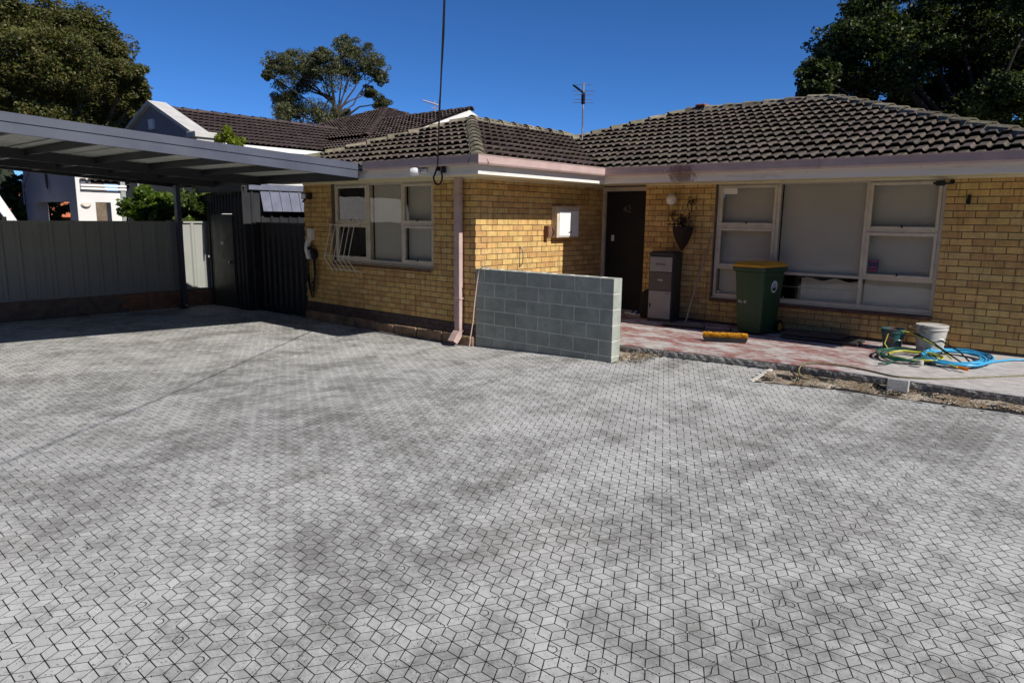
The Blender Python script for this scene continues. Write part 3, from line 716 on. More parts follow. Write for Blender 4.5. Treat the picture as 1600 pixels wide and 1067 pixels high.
def tile_slope(parent, org, uv, cols, poly, budget, tile_w=TW, tile_l=TL, score=None, matn='tile', name='roof_tile'):
    """poly: convex outline in (u,v) slope coordinates. Returns list of placed tiles: (matrix, clip polygon or None, score)"""
    U = Vector(uv[0]).normalized(); Vv = Vector(uv[1]).normalized(); Nn = U.cross(Vv).normalized()
    F4 = Matrix(((U.x, Vv.x, Nn.x, org[0]), (U.y, Vv.y, Nn.y, org[1]), (U.z, Vv.z, Nn.z, org[2]), (0, 0, 0, 1)))
    ar = sum(poly[a][0]*poly[(a+1) % len(poly)][1]-poly[(a+1) % len(poly)][0]*poly[a][1] for a in range(len(poly)))
    if ar < 0: poly = poly[::-1]
    edges = []
    for a in range(len(poly)):
        p, q = poly[a], poly[(a+1) % len(poly)]; L = math.hypot(q[0]-p[0], q[1]-p[1]); edges.append((p, (-(q[1]-p[1])/L, (q[0]-p[0])/L)))
    umin = min(p[0] for p in poly); umax = max(p[0] for p in poly); vmax = max(p[1] for p in poly); out = []
    r = 0
    while r*tile_l < vmax-.02:
        c = math.floor(umin/tile_w)-1; off = 0
        while c*tile_w+off < umax:
            u0 = c*tile_w+off; v0 = r*tile_l; c += 1
            cor = [(u0, v0), (u0+tile_w, v0), (u0+tile_w, v0+tile_l), (u0, v0+tile_l)]
            dmin = [min((x-p[0])*n[0]+(y-p[1])*n[1] for x, y in cor) for p, n in edges]; dmax = [max((x-p[0])*n[0]+(y-p[1])*n[1] for x, y in cor) for p, n in edges]
            if any(d <= .03 for d in dmax): continue
            cut = [e for e, d in zip(edges, dmin) if d < -.004 and not (abs(e[1][1]-1) < 1e-6)]
            Mt = F4 @ Matrix.Translation((u0, v0, 0)); ctr = Mt @ Vector((tile_w/2, tile_l/2, 0)); x, y, w = proj(ctr)
            out.append((Mt, [((p[0]-u0, p[1]-v0), n) for p, n in cut], (1/w**2 if -10 < x < 1610 else 0)*abs(Nn.dot((CAM-ctr).normalized())), cols, (tile_w, tile_l)))
        r += 1
    return out
def clip_tile(v, f, cuts):
    b = bmesh.new(); vs_ = [b.verts.new(p) for p in v]
    for q in f: b.faces.new([vs_[i] for i in q])
    for (p, n) in cuts:
        bmesh.ops.bisect_plane(b, geom=list(b.verts)+list(b.edges)+list(b.faces), plane_co=(p[0], p[1], 0), plane_no=(-n[0], -n[1], 0), clear_outer=True)
    b.verts.ensure_lookup_table(); b.verts.index_update()
    v2 = [tuple(q.co) for q in b.verts]; f2 = [tuple(q.index for q in fc.verts) for fc in b.faces]; b.free(); return v2, f2
tcache = {}
def place_tiles(lst, parent, mat, budget=300, name='roof_tile', restname='roof_tiles'):
    lst.sort(key=lambda t: -t[2]); R = Acc()
    for q, (Mt, cuts, sc, cols, wl_) in enumerate(lst):
        ci = random.randrange(len(cols)); Mt = Mt @ Matrix.Translation((0, 0, random.uniform(-.003, .006))) @ Matrix.Rotation(random.uniform(-.012, .012), 4, 'Z') @ Matrix.Rotation(random.uniform(-.012, .012), 4, 'Y')
        if cuts:
            v, f = clip_tile(*tile_geo(*wl_), cuts)
            if len(f) < 2: continue
        if q < budget:
            if cuts: A = Acc(); A.add(v, f, cols[ci]); me = A.mesh(name); me.materials.append(mat)
            else:
                key = (wl_, cols[ci])
                if key not in tcache: A = Acc(); A.add(*tile_geo(*wl_), cols[ci]); me = A.mesh(name); me.materials.append(mat); tcache[key] = me
                me = tcache[key]
            o = bpy.data.objects.new(name, me); COL.objects.link(o); o.parent = parent; o.matrix_local = Mt
        else:
            if not cuts: v, f = tile_geo(*wl_)
            R.add(v, f, cols[ci], Mt)
    if R.v: R.build(restname, mat, parent, kind='stuff', fix=False)
T1 = tile_cols((.074, .058, .047), 10); T2 = tile_cols((.074, .052, .044), 10)
k = 1/CT; tl = []
tl += tile_slope(roof, (.72, -.72, ZE), ((0, 1, 0), (-CT, 0, CT*TP)), T2, [(0, 0), (2.95, 0), (5.87, 2.92*k), (2.92, 2.92*k)], 0)
tl += tile_slope(roof, (-5.12, -.72, ZE), ((1, 0, 0), (0, CT, CT*TP)), T1, [(0, 0), (5.84, 0), (2.92, 2.92*k)], 0)
tl += tile_slope(roof, (.72, 2.228, ZE), ((1, 0, 0), (0, CT, CT*TP)), T1, [(0, 0), (6.28, 0), (2.11, 4.17*k), (-.72, 4.17*k), (-2.44, 2.44*k)], 0)
place_tiles(tl, roof, M['tile'])
CC = tile_cols((.215, .192, .138), 8)
def caps(parent, p0, p1, mat, cols, step=.385, wd=.145, hgt=.085, droop=.05, name='ridge_cap', lift=.004):
    p0 = Vector(p0); p1 = Vector(p1); t = (p1-p0); L = t.length; t.normalize(); n = max(1, round(L/step)); st = L/n
    side = t.cross(Vector((0, 0, 1))).normalized(); up = side.cross(t)
    prof = [(-1, -droop), (-.62, hgt*.62), (-.2, hgt), (.2, hgt), (.62, hgt*.62), (1, -droop)]
    for q in range(n):
        R = []
        for s_, sc, dz in ((0, 1.0, .022), (st+.03, .88, 0.0)):
            R.append([(sc*a*wd, s_, (b*sc if b > 0 else b)+dz) for a, b in prof]); R.append([(sc*a*wd*.9, s_, (b*sc if b > 0 else b)+dz-.016) for a, b in prof])
        A = Acc(); m_ = len(prof); v = R[0]+R[2]+R[1]
        f = [(a, a+1, m_+a+1, m_+a) for a in range(m_-1)]+[(2*m_+a, 2*m_+a+1, a+1, a) for a in range(m_-1)]
        A.add(v, f, random.choice(cols)); me = A.mesh(name); o = link(name, me, mat, parent)
        c = p0+t*st*q+Vector((0, 0, lift))
        o.matrix_local = Matrix(((side.x, t.x, up.x, c.x), (side.y, t.y, up.y, c.y), (side.z, t.z, up.z, c.z), (0, 0, 0, 1))) @ Matrix.Rotation(random.uniform(-.02, .02), 4, 'Z') @ Matrix.Rotation(random.uniform(-.03, .03), 4, 'Y')
ap = (-2.2, 2.2, ZE+TP*2.92)
caps(roof, (.69, -.69, ZE+.02), ap, M['cap'], CC); caps(roof, (-5.12, -.72, ZE), ap, M['cap'], CC); caps(roof, ap, (-2.2, 5.3, ap[2]), M['cap'], CC)
r0 = (0, 6.4, ZE+TP*4.17); r1 = (2.83, 6.4, ZE+TP*4.17)
caps(roof, (-1.7, 4.7, ZE+TP*2.47), r0, M['cap'], CC); caps(roof, r0, r1, M['cap'], CC); caps(roof, (7.0, 2.23, ZE), r1, M['cap'], CC)
A = Acc(); A.lathe([(.13, -.06), (.11, .03), (.05, .06)], 10, r1, (.26, .235, .18)); A.build('ridge_end', M['cap'], roof)
A = Acc(); A.add([(.70, 2.21, ZE-.005), (.78, 2.27, ZE-.005), (-1.62, 4.73, ZE+TP*2.44+.0), (-1.72, 4.66, ZE+TP*2.44+.0)], [(0, 1, 2, 3)]); A.build('valley_flashing', M['deck'], roof)
Acc().box(.20, .42, 6.3, 6.5, r0[2]+.08, r0[2]+.14, ch=.02).build('vent_tile', mk('red_vent', (.25, .10, .07), .8, .3), roof)

# downpipe, service cable anchor, lamps and other fixed bits of the house
dp = Acc(); dp.box(-.345, -.235, -.105, -.03, .135, 2.375, ch=.006); dp = dp.build('downpipe', M['mauve'], house)
A = Acc(); A.loft([[(x, y, z) for x, y, z in r] for r in ([(-.35, -.11, .135), (-.23, -.11, .135), (-.23, -.025, .135), (-.35, -.025, .135)], [(-.35, -.16, .09), (-.23, -.16, .09), (-.23, -.07, .03), (-.35, -.07, .03)], [(-.352, -.235, -.005), (-.228, -.235, -.005), (-.228, -.16, -.06), (-.352, -.16, -.06)])], cap0=False, cap1=False)
A.build('shoe', M['mauve'], dp)
for z in (2.1, .6): Acc().box(-.355, -.225, -.11, -.02, z, z+.03, ch=.003).build('strap', M['mauve'], dp)

# ------------------------------------------------------------------ block wall
bw = thing('block_wall', 'low grey concrete block wall standing off the house corner beside the porch', 'wall')
WT, WE = 1.07, 2.37
core = wall_grid([0.004, WE-.004], [-.12, WT-.004], [], .002, .188).build('mortar', M['bmortar'], bw)
for r in range(6):
    zt = WT-.2*r; zb = zt-.19; joints = [.17+.4*i for i in range(6)] if r % 2 == 0 else [.37+.4*i for i in range(5)]
    ed = [0.0]+joints+[WE]
    if r == 5: zb = -.12
    for a, b in zip(ed[:-1], ed[1:]):
        k = random.uniform(.93, 1.05)
        A = Acc(); A.box(a+(.0 if a == 0 else .005), b-(.0 if b == WE else .005), random.uniform(-.001, .001), .19, zb, zt, (k, k*random.uniform(.99, 1.01), k), ch=.003); A.build('block', M['block'], bw)
# smears of mortar left on the top
for q in range(9):
    x = .2+.24*q+random.uniform(-.05, .05); A = Acc(); n = 9; R = [[(x+random.uniform(.03, .09)*math.cos(a), .09+random.uniform(.02, .06)*math.sin(a), WT-.004) for a in np.linspace(0, 6.28, n, endpoint=False)]]
    R.append([(x+(p[0]-x)*.6, .09+(p[1]-.09)*.6, WT+random.uniform(.003, .01)) for p in R[0]]); A.loft(R); A.build('mortar_smear', M['bmortar'], bw)
A = Acc(); A.tube([(.312, -.0, 1.078), (.25, -.012, 1.10), (.18, -.03, 1.112), (.11, -.035, 1.07), (.075, -.03, .971), (.045, -.03, .82), (.024, -.03, .678), (.0, -.035, .48), (-.014, -.04, .304), (-.03, -.07, .1), (-.04, -.09, -.08)], .008, 6)
tag(A.build('conduit', M['cbl'], smooth=True), 'thin pinkish conduit bent over the top of the block wall', 'conduit')

# things on the sunlit return wall
mb = thing('meter_box', 'white metal meter box on the sunlit brick return wall', 'meter box')
A = Acc(); A.box(.0, .12, 1.80, 2.42, 1.495, 1.985, ch=.006); A.build('case', M['wframe'], mb)
A = Acc(); A.box(.118, .132, 1.85, 2.385, 1.52, 1.93, ch=.004); A.build('door', M['white'], mb)
A = Acc(); A.box(-.002, .135, 1.79, 2.43, 1.985, 2.0, ch=.003); A.build('hood', M['wframe'], mb)
A = Acc(); A.tube([(.135, 2.1, 1.57), (.15, 2.12, 1.59), (.15, 2.16, 1.60), (.135, 2.19, 1.57)], .006, 5); A.build('latch', M['black'], mb)
A = Acc(); A.box(0, .10, 1.60, 1.695, 1.50, 1.69, ch=.006); sb = tag(A.build('junction_box', M['sill']), 'small brown junction box on the brick beside the meter box', 'junction box')
A = Acc(); A.tube([(.03, 1.70, 1.62), (.06, 1.74, 1.66), (.08, 1.77, 1.58), (.04, 1.75, 1.50), (.06, 1.71, 1.53), (.03, 1.77, 1.63)], .009, 6); A.build('cable', M['black'], sb)
A = Acc(); A.tube([(.0, 1.0, 1.35), (.035, 1.0, 1.355), (.062, 1.0, 1.30), (.07, 1.0, 1.21), (.062, 1.0, 1.12), (.035, 1.0, 1.075), (.0, 1.0, 1.07)], .009, 7)
gh = A.build('grab_handle', M['steel'], smooth=True); tag(gh, 'curved metal grab handle on the sunlit bricks', 'handle')
for z in (1.35, 1.07): A = Acc(); A.lathe([(.02, 0), (.02, .008)], 10, M=Matrix.Translation((.0, 1.0, z)) @ Matrix.Rotation(math.pi/2, 4, 'Y')); A.build('rosette', M['sill'], gh)

# wall light, hanging basket, ornaments by the door
gl = thing('wall_light', 'opal globe light on the bricks beside the front door', 'lamp', (1.60, D, 2.12))
A = Acc(); A.lathe([(.0, -.085), (.05, -.075), (.078, -.045), (.085, 0), (.078, .04), (.055, .072)], 16, (0, -.10, 0), cap0=False); A.build('globe', M['globe'], gl, smooth='all')
A = Acc(); A.lathe([(.06, .068), (.06, .09), (.03, .10)], 14, (0, -.10, 0)); A.box(-.02, .02, -.1, 0, .075, .1, ch=.004); A.build('bracket', M['steel'], gl)
hb = thing('hanging_basket', 'dark coir hanging basket with dried plants on the brick pier', 'hanging basket', (1.86, D-.17, 1.32))
A = Acc(); A.lathe([(.004, 0), (.05, .06), (.10, .15), (.14, .26), (.16, .345), (.162, .38), (.15, .38), (.14, .33)], 16, cap1=False); A.build('liner', M['coir'], hb, smooth=True)
A = Acc(); A.tube([(.165*math.cos(a), .165*math.sin(a), .37) for a in np.linspace(0, 6.283, 17)], .006, 5); A.build('rim', M['black'], hb)
for a in (.5, 2.6, 4.7): A = Acc(); A.tube([(.16*math.cos(a), .16*math.sin(a), .37), (.05, .02, .70)], .0035, 4); A.build('chain', M['black'], hb)
A = Acc()
for q in range(40):
    a = random.uniform(0, 6.3); r = random.uniform(0, .13); x, y = r*math.cos(a), r*math.sin(a); h = random.uniform(.05, .22)
    dx, dy = random.uniform(-.16, .03), random.uniform(-.06, .06); pts = [(x, y, .35), (x+dx*.4, y+dy*.4, .35+h*.7), (x+dx, y+dy, .35+h*(.8 if q % 3 else 1.1))]
    A.tube(pts, .003, 4)
    for t in range(3):
        px_, py_, pz_ = pts[2] if t else pts[1]; s = random.uniform(.012, .03); A.add([(px_-s, py_, pz_), (px_, py_-s, pz_+s*.5), (px_+s, py_, pz_+s), (px_, py_+s, pz_)], [(0, 1, 2, 3)])
A.build('dried_plant', M['dry'], hb, fix=False)
A = Acc(); A.tube([(.05, .17, .60), (.05, .17, .78), (.05, .10, .79), (.05, .02, .74), (.05, .02, .70)], .008, 6); A.build('hook_bracket', M['black'], hb)
def butterfly(loc, s, label, rz=0.0):
    t = thing('butterfly_ornament', label, 'ornament', loc, 'black metal butterflies beside the door')
    for sx in (-1, 1):
        for (w_, h_, z0) in ((1.0, .75, .1), (.7, .55, -.45)):
            A = Acc(); pts = [(sx*.03, 0, z0), (sx*w_*.5, -.18, z0+h_*.85), (sx*w_, -.3, z0+h_*.6), (sx*w_*.8, -.2, z0)]
            for a in range(4): A.tube([tuple(c*s for c in pts[a]), tuple(c*s for c in pts[(a+1) % 4])], .005, 4)
            A.build('wing', M['black'], t)
    A = Acc(); A.tube([(0, 0, -.5*s), (0, 0, .55*s)], .007, 5); A.build('body', M['black'], t); t.rotation_euler = (0, rz, 0)
butterfly((1.93, D-.03, 2.085), .085, 'black metal butterfly above the hanging basket', .5)
butterfly((1.60, D-.03, 1.89), .065, 'small dark butterfly ornament under the globe light', -.4)
butterfly((1.78, D-.03, 1.80), .06, 'small dark butterfly ornament left of the basket chains', .7)
sc_ = thing('security_camera', 'small black camera at the top right of the large window', 'camera', (5.42, D, 2.29))
A = Acc(); A.box(-.16, -.06, -.13, -.06, -.03, .035, ch=.01); A.box(-.19, -.15, -.115, -.075, -.012, .02, ch=.008); A.build('body', M['black'], sc_)
A = Acc(); A.tube([(-.06, -.09, 0), (-.02, -.06, .0), (0, -.0, .02)], .014, 6); A.lathe([(.03, 0), (.03, .01)], 10, M=Matrix.Translation((0, -.0, .02)) @ Matrix.Rotation(math.pi/2, 4, 'X')); A.build('arm', M['black'], sc_)
A = Acc(); A.box(5.605, 5.64, D-.05, D, 2.03, 2.15, ch=.008); A.box(5.60, 5.612, D-.075, D-.04, 2.035, 2.10, ch=.003); tag(A.build('wall_hook', M['black']), 'black wall hook on the bricks right of the large window', 'hook')

# things on the left wing wall
ev = thing('car_charger', 'wall charger with white handle and looped black cable on the wing', 'charger', (-4.1, 0, .9))
A = Acc(); A.box(-.04, .07, -.09, 0, .47, .68, ch=.008); A.build('socket_box', M['lens'], ev)
A = Acc(); A.loft([[(cx-.035, -.10+dy, z), (cx+.035, -.10+dy, z), (cx+.03, -.03+dy, z), (cx-.03, -.03+dy, z)] for cx, dy, z in ((-.03, 0, .47), (-.045, -.02, .40), (-.04, -.035, .30), (-.01, -.03, .20), (.01, -.02, .13))]); A.build('plug_handle', M['white'], ev)
for q in range(6):
    A = Acc(); ph = random.uniform(-.03, .03); wd = .08+.015*q; bot = -.58+.05*q
    A.tube([(.03+wd*math.cos(a)*(1 if a else 1)+ph, -.05-.012*q, (.35+bot)/2+(.35-bot)/2*math.sin(a)) for a in np.linspace(1.2, 1.2+6.28, 22)], .011, 6); A.build('cable_loop', M['rubber'], ev)
A = Acc(); A.lathe([(.10, 0), (.10, .06), (.08, .07)], 14, M=Matrix.Translation((.06, 0, .22)) @ Matrix.Rotation(math.pi/2, 4, 'X')); A.build('cable_hanger', M['black'], ev)
sl = thing('sensor_light', 'black sensor light with round white lens at the wing corner', 'lamp', (-4.17, 0, 2.15))
A = Acc(); A.box(-.10, .12, -.10, 0, -.05, .06, ch=.012); A.build('body', M['black'], sl)
A = Acc(); A.lathe([(.05, 0), (.048, .02), (.03, .032)], 14, M=Matrix.Translation((0, -.1, .005)) @ Matrix.Rotation(math.pi/2, 4, 'X')); A.build('lens', M['lens'], sl)
A = Acc(); A.tube([(-.03, -.06, -.05), (-.05, -.09, -.09), (-.06, -.10, -.10)], .018, 6); A.build('sensor', M['black'], sl)
rk = thing('wire_rack', 'white wire rack hung below the security mesh window', 'rack', (-3.1, 0, .87))
for q in range(6):
    x = -.40+.135*q; A = Acc(); A.tube([(x, -.02, .80), (x-.02, -.16, .22), (x-.02, -.16, .19), (x+.0, -.02, .0), (x+.005, -.03, -.03)], .0065, 5); A.build('rod', M['rackw'], rk)
for pts in ([(-.50, -.02, .86), (-.45, -.02, .785), (.38, -.02, .80), (.42, -.03, .83)], [(-.44, -.155, .25), (.30, -.155, .25)], [(-.46, -.02, .01), (.36, -.02, .01), (.42, -.03, .0), (.45, -.03, -.06)]): A = Acc(); A.tube(pts, .007, 5); A.build('rail', M['rackw'], rk)
cm = thing('dome_camera', 'white cylinder camera on the fascia beside the service cable', 'camera', (-.40, -.674, 2.43))
A = Acc(); A.lathe([(.05, 0), (.058, .015), (.058, .11), (.045, .13)], 16, M=Matrix.Translation((.02, -.06, 0)) @ Matrix.Rotation(math.radians(-100), 4, 'Y') @ Matrix.Rotation(.5, 4, 'X')); A.build('body', M['white'], cm, smooth=True)
A = Acc(); A.box(.02, .12, -.05, 0, -.03, .03, ch=.01); A.build('mount', M['lens'], cm)

# service cable from the street pole
cb = thing('service_cable', 'black overhead power cable running down to the wing fascia', 'cable', (-.04, -.72, 2.47))
P0 = Vector((-.043, -.72, 2.475)); P1 = Vector((3.182, -3.705, 3.333)); dv = (P1-P0)
pts = []
for t in np.linspace(0, 3.2, 30): q = P0+dv*t; q.z += .03*(t*t-t); pts.append(tuple(q-P0-Vector((0, 0, -.005))))
A = Acc(); A.tube(pts, .0078, 6); A.build('twin_core', M['rubber'], cb)
A = Acc(); A.tube([(p[0]+.009*math.sin(i*.9), p[1]+.009*math.cos(i*.9), p[2]) for i, p in enumerate(pts)], .0045, 5); A.build('catenary', M['rubber'], cb)
A = Acc(); A.tube([(.0, 0, 0), (-.02, -.02, -.08), (-.045, -.03, -.14), (-.02, -.03, -.20), (.03, -.03, -.235), (.08, -.03, -.225), (.12, -.03, -.18), (.125, -.03, -.12), (.10, -.02, -.06), (.10, .03, -.04)], .013, 7); A.build('drip_loop', M['rubber'], cb, smooth=True)
A = Acc(); A.lathe([(.03, -.05), (.035, -.02), (.03, .03), (.02, .05)], 10, (.11, .01, -.03)); A.box(-.02, .02, .0, .045, -.05, .02, ch=.005); A.build('anchor', M['black'], cb)

# antenna
an = thing('tv_antenna', 'grey television antenna mast in the roof valley', 'antenna', (-1.30, 4.47, 3.28))
A = Acc(); A.tube([(0, 0, -.1), (0, 0, 1.17)], .017, 7); A.build('mast', M['alum'], an)
for z, L in ((.80, .42), (.86, .36), (.95, .4), (1.02, .46), (1.14, .3)):
    A = Acc(); A.tube([(-L*.5*.8, -L*.5*.6, z), (L*.5*.8, L*.5*.6, z)], .005, 4); A.build('element', M['alum'], an)
A = Acc(); A.box(-.03, .03, -.03, .03, .77, .96, ch=.006); A.build('clamp', M['black'], an)
A = Acc(); A.box(-.30, .02, -.03, .03, -.012, .02, ch=.004, M=Matrix.Translation((0, 0, .98)) @ Matrix.Rotation(math.radians(35), 4, 'Y')); A.build('boom', M['black'], an)

# ------------------------------------------------------------------ carport
cp = thing('carport', 'slate steel carport with flat ribbed roof joined to the wing', 'carport')
CS = .065; CZ = lambda y: 2.37+(-.8-y)*CS       # underside of the edge beam
ex = lambda y: -1.72+(y+.8)*.112                  # right edge in plan
YB, YA = -.78, -6.6; XL = -7.75
def beam(x0, y0, x1, y1, zb0, zb1, h, wd, name, mat=M['slate']):
    d = Vector((x1-x0, y1-y0, 0)).normalized(); n = Vector((-d.y, d.x, 0))*wd/2; A = Acc()
    A.loft([[(x-n.x, y-n.y, z), (x+n.x, y+n.y, z), (x+n.x, y+n.y, z+h), (x-n.x, y-n.y, z+h)] for x, y, z in ((x0, y0, zb0), (x1, y1, zb1))]); return A.build(name, mat, cp)
beam(ex(YB), YB, ex(YA), YA, CZ(YB), CZ(YA), .118, .05, 'fascia'); beam(ex(YB)+.006, YB, ex(YA)+.006, YA, CZ(YB)+.119, CZ(YA)+.119, .098, .062, 'gutter')
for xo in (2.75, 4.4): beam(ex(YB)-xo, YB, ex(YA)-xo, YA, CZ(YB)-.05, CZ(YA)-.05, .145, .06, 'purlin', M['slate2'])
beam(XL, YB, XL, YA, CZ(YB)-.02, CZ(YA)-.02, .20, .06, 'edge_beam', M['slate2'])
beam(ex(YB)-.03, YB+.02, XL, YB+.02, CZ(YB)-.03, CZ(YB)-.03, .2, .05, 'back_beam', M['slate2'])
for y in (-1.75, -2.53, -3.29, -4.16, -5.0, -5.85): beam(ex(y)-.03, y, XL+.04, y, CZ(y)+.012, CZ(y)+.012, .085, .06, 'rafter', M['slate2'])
y = -.676; q = 0
while y > YA:
    y2 = max(y-.76, YA); A = Acc(); R = []; nr = 8
    prof = []
    for i in range(nr*4+1):
        t = i/(nr*4); prof.append((y+(y2-y)*t, .016 if (i % 4) in (1, 2) else 0))
    top = [(yy, CZ(yy)+.10+h+.002*(q % 2)) for yy, h in prof]
    V = [(x, yy, z) for x in (0, 1) for yy, z in top]; m_ = len(top); V = [((ex(yy)-.04 if x else XL-.03), yy, z) for x, yy, z in V]
    A.add(V, [(i, i+1, m_+i+1, m_+i) for i in range(m_-1)]); A.build('roof_sheet', M['under'], cp, fix=False); y = y2+.03 if y2 > YA else y2-1; q += 1
def post(x, y, top, nm='post'):
    A = Acc(); A.box(x-.05, x+.05, y-.05, y+.05, -.12, top, ch=.006); p = A.build(nm, M['slate'], cp); Acc().box(x-.09, x+.09, y-.09, y+.09, -.12, -.085, ch=.003).build('base_plate', M['slate'], p); return p
pp = post(-7.38, -.93, CZ(-.93)); post(-7.38, -5.9, CZ(-5.9)); post(ex(-6.5), -6.5, CZ(-6.5))
A = Acc(); A.box(-7.32, -7.255, -1.0, -.93, .0, CZ(-.93), ch=.005); pipe = A.build('downpipe', M['slate'], cp); A = Acc(); A.loft([[(-7.32, -1.0, 0), (-7.255, -1.0, 0), (-7.255, -.93, 0), (-7.32, -.93, 0)], [(-7.28, -1.0, -.07), (-7.20, -1.0, -.03), (-7.20, -.93, -.03), (-7.28, -.93, -.07)]]); A.build('spout', M['slate'], pipe)

# ------------------------------------------------------------------ boundary fence
fn = thing('boundary_fence', 'ribbed steel sheet fence on a low brick base along the carport', 'fence', (-7.72, 0, 0))
def ribbed(A, a, b, z0, z1, axis, off, rib=.012, pitch=.19, flip=1, n=None):
    n = n or max(1, round((b-a)/pitch)); prof = []
    for i in range(n):
        s = a+(b-a)*i/n; w_ = (b-a)/n; prof += [(s, 0), (s+w_*.62, 0), (s+w_*.72, rib), (s+w_*.9, rib)]
    prof.append((b, 0)); V = []
    for z in (z0, z1):
        for s, r in prof: V.append((off+r*flip, s, z) if axis == 'y' else (s, off+r*flip, z))
    m_ = len(prof); A.add(V, [(i, i+1, m_+i+1, m_+i) for i in range(m_-1)]); return A
y = -8.0
while y < 3.4:
    A = Acc(); ribbed(A, y-.004, y+.784, .27, 1.63, 'y', .0004*(round(y*100) % 2), .028, .258); A.build('fence_sheet', M['fence'], fn, fix=False); y += .78
A = Acc(); A.box(-.03, .035, -8.0, 3.4, 1.625, 1.665, ch=.004); A.build('top_rail', M['fence'], fn); A = Acc(); A.box(-.03, .035, -8.0, 3.4, .245, .275, ch=.004); A.build('bottom_rail', M['fence'], fn)
for y in np.arange(-8.0, 3.5, 2.34): A = Acc(); A.box(-.035, .045, y-.03, y+.03, .1, 1.68, ch=.004); A.build('fence_post', M['fence'], fn)
A = Acc(); A.box(-.08, .05, -8.0, 3.4, -.3, .24); A.build('brick_base', M['mortar'], fn)
for r in range(4):
    y = -1.9-(.12 if r % 2 else 0)
    while y < .3:
        v, f = brick_geo(.228, .074); o = Acc().add(v, f, random.choice([(.9, .9, .9), (1.2, 1.1, 1.0), (.8, .75, .75)])).build('base_brick', M['fbase'], fn); o.rotation_euler = (0, 0, math.pi/2); o.location = (.06, y, -.13+.085*r+.02); y += .24

# ------------------------------------------------------------------ shed and side gate
sh = thing('garden_shed', 'dark steel garden shed with plain door at the end of the carport', 'shed', (-7.0, -.20, -.1))
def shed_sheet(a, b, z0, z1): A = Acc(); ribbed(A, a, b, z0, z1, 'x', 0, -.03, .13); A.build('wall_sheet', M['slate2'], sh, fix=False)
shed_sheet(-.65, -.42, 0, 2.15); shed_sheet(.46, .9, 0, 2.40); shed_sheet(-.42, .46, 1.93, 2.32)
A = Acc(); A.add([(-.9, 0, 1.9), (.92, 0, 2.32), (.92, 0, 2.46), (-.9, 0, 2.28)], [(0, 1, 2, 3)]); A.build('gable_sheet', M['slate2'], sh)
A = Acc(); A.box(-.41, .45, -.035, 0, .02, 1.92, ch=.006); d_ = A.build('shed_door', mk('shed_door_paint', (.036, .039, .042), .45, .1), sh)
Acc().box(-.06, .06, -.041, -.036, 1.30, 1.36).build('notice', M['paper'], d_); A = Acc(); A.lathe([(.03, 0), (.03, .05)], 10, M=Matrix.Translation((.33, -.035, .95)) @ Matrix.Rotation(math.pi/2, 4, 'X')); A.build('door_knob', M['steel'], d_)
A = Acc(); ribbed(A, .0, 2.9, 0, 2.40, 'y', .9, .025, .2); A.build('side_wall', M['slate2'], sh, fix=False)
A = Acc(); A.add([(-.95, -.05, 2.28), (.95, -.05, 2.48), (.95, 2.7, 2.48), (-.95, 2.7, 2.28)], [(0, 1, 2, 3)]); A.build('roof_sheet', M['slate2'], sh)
Acc().box(-.95, .95, -.07, -.045, 2.36, 2.50).build('barge', M['slate2'], sh).rotation_euler = (0, -.0, 0)
for q in range(7):
    y0 = .34+.22*q; A = Acc(); A.add([(.93, y0, 2.40), (.93, y0+.20, 2.40), (1.03, y0+.20, 1.985), (1.03, y0, 1.985), (.95, y0+.2, 2.405), (.95, y0+.22, 2.405), (1.05, y0+.22, 1.985), (1.05, y0+.2, 1.985)], [(0, 1, 2, 3), (4, 5, 6, 7), (1, 4, 7, 2), (3, 2, 7, 6)]); A.build('awning_sheet', mk('awning_steel', (.15, .16, .215), .4, .08) if q == 0 else bpy.data.materials['awning_steel'], sh, fix=False)
Acc().box(.90, .97, .08, 1.9, 2.405, 2.52).build('awning_cap', bpy.data.materials['awning_steel'], sh)
gt = thing('side_gate', 'dark ribbed steel gate between the shed and the house wall', 'gate', (-5.3, .06, -.1))
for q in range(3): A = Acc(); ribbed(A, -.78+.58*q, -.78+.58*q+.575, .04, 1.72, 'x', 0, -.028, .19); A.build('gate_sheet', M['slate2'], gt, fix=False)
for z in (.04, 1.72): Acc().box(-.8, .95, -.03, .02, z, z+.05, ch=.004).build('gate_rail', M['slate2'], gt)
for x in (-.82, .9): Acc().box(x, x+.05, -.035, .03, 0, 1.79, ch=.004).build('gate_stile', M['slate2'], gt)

# ------------------------------------------------------------------ things on the porch slab
pb = thing('parcel_box', 'dark parcel and mail box with light grey doors beside the front door', 'parcel box', (1.62, 2.72, SZ(2.7)))
A = Acc(); A.box(-.20, .20, -.18, .19, 0, 1.06, ch=.006); A.loft([rr(.42, .40, .02, 1.06, 2, 0, .0), rr(.42, .40, .02, 1.085, 2), rr(.36, .30, .02, 1.115, 2, 0, .02)]); A.build('shell', M['pdark'], pb)
d1 = Acc().box(-.185, .185, -.194, -.178, .80, 1.03, ch=.004).build('parcel_flap', M['parcel'], pb); d2 = Acc().box(-.185, .185, -.190, -.178, .50, .79, ch=.004).build('mail_flap', M['pmid'], pb); d3_ = Acc().box(-.185, .185, -.194, -.178, .05, .49, ch=.004).build('lower_door', M['parcel'], pb)
text_part('PARCEL', .05, (0, -.1955, .915), M['black'], d1, ext=.0008); text_part('MAIL', .042, (0, -.1915, .665), M['white'], d2, ext=.0008)
Acc().box(.09, .17, -.197, -.193, .455, .462).build('badge', M['black'], d3_); A = Acc(); A.lathe([(.014, 0), (.014, .008)], 10, M=Matrix.Translation((-.155, -.194, .27)) @ Matrix.Rotation(math.pi/2, 4, 'X')); A.box(-.165, -.145, -.2, -.194, .22, .29, ch=.003); A.build('lock', M['black'], d3_)
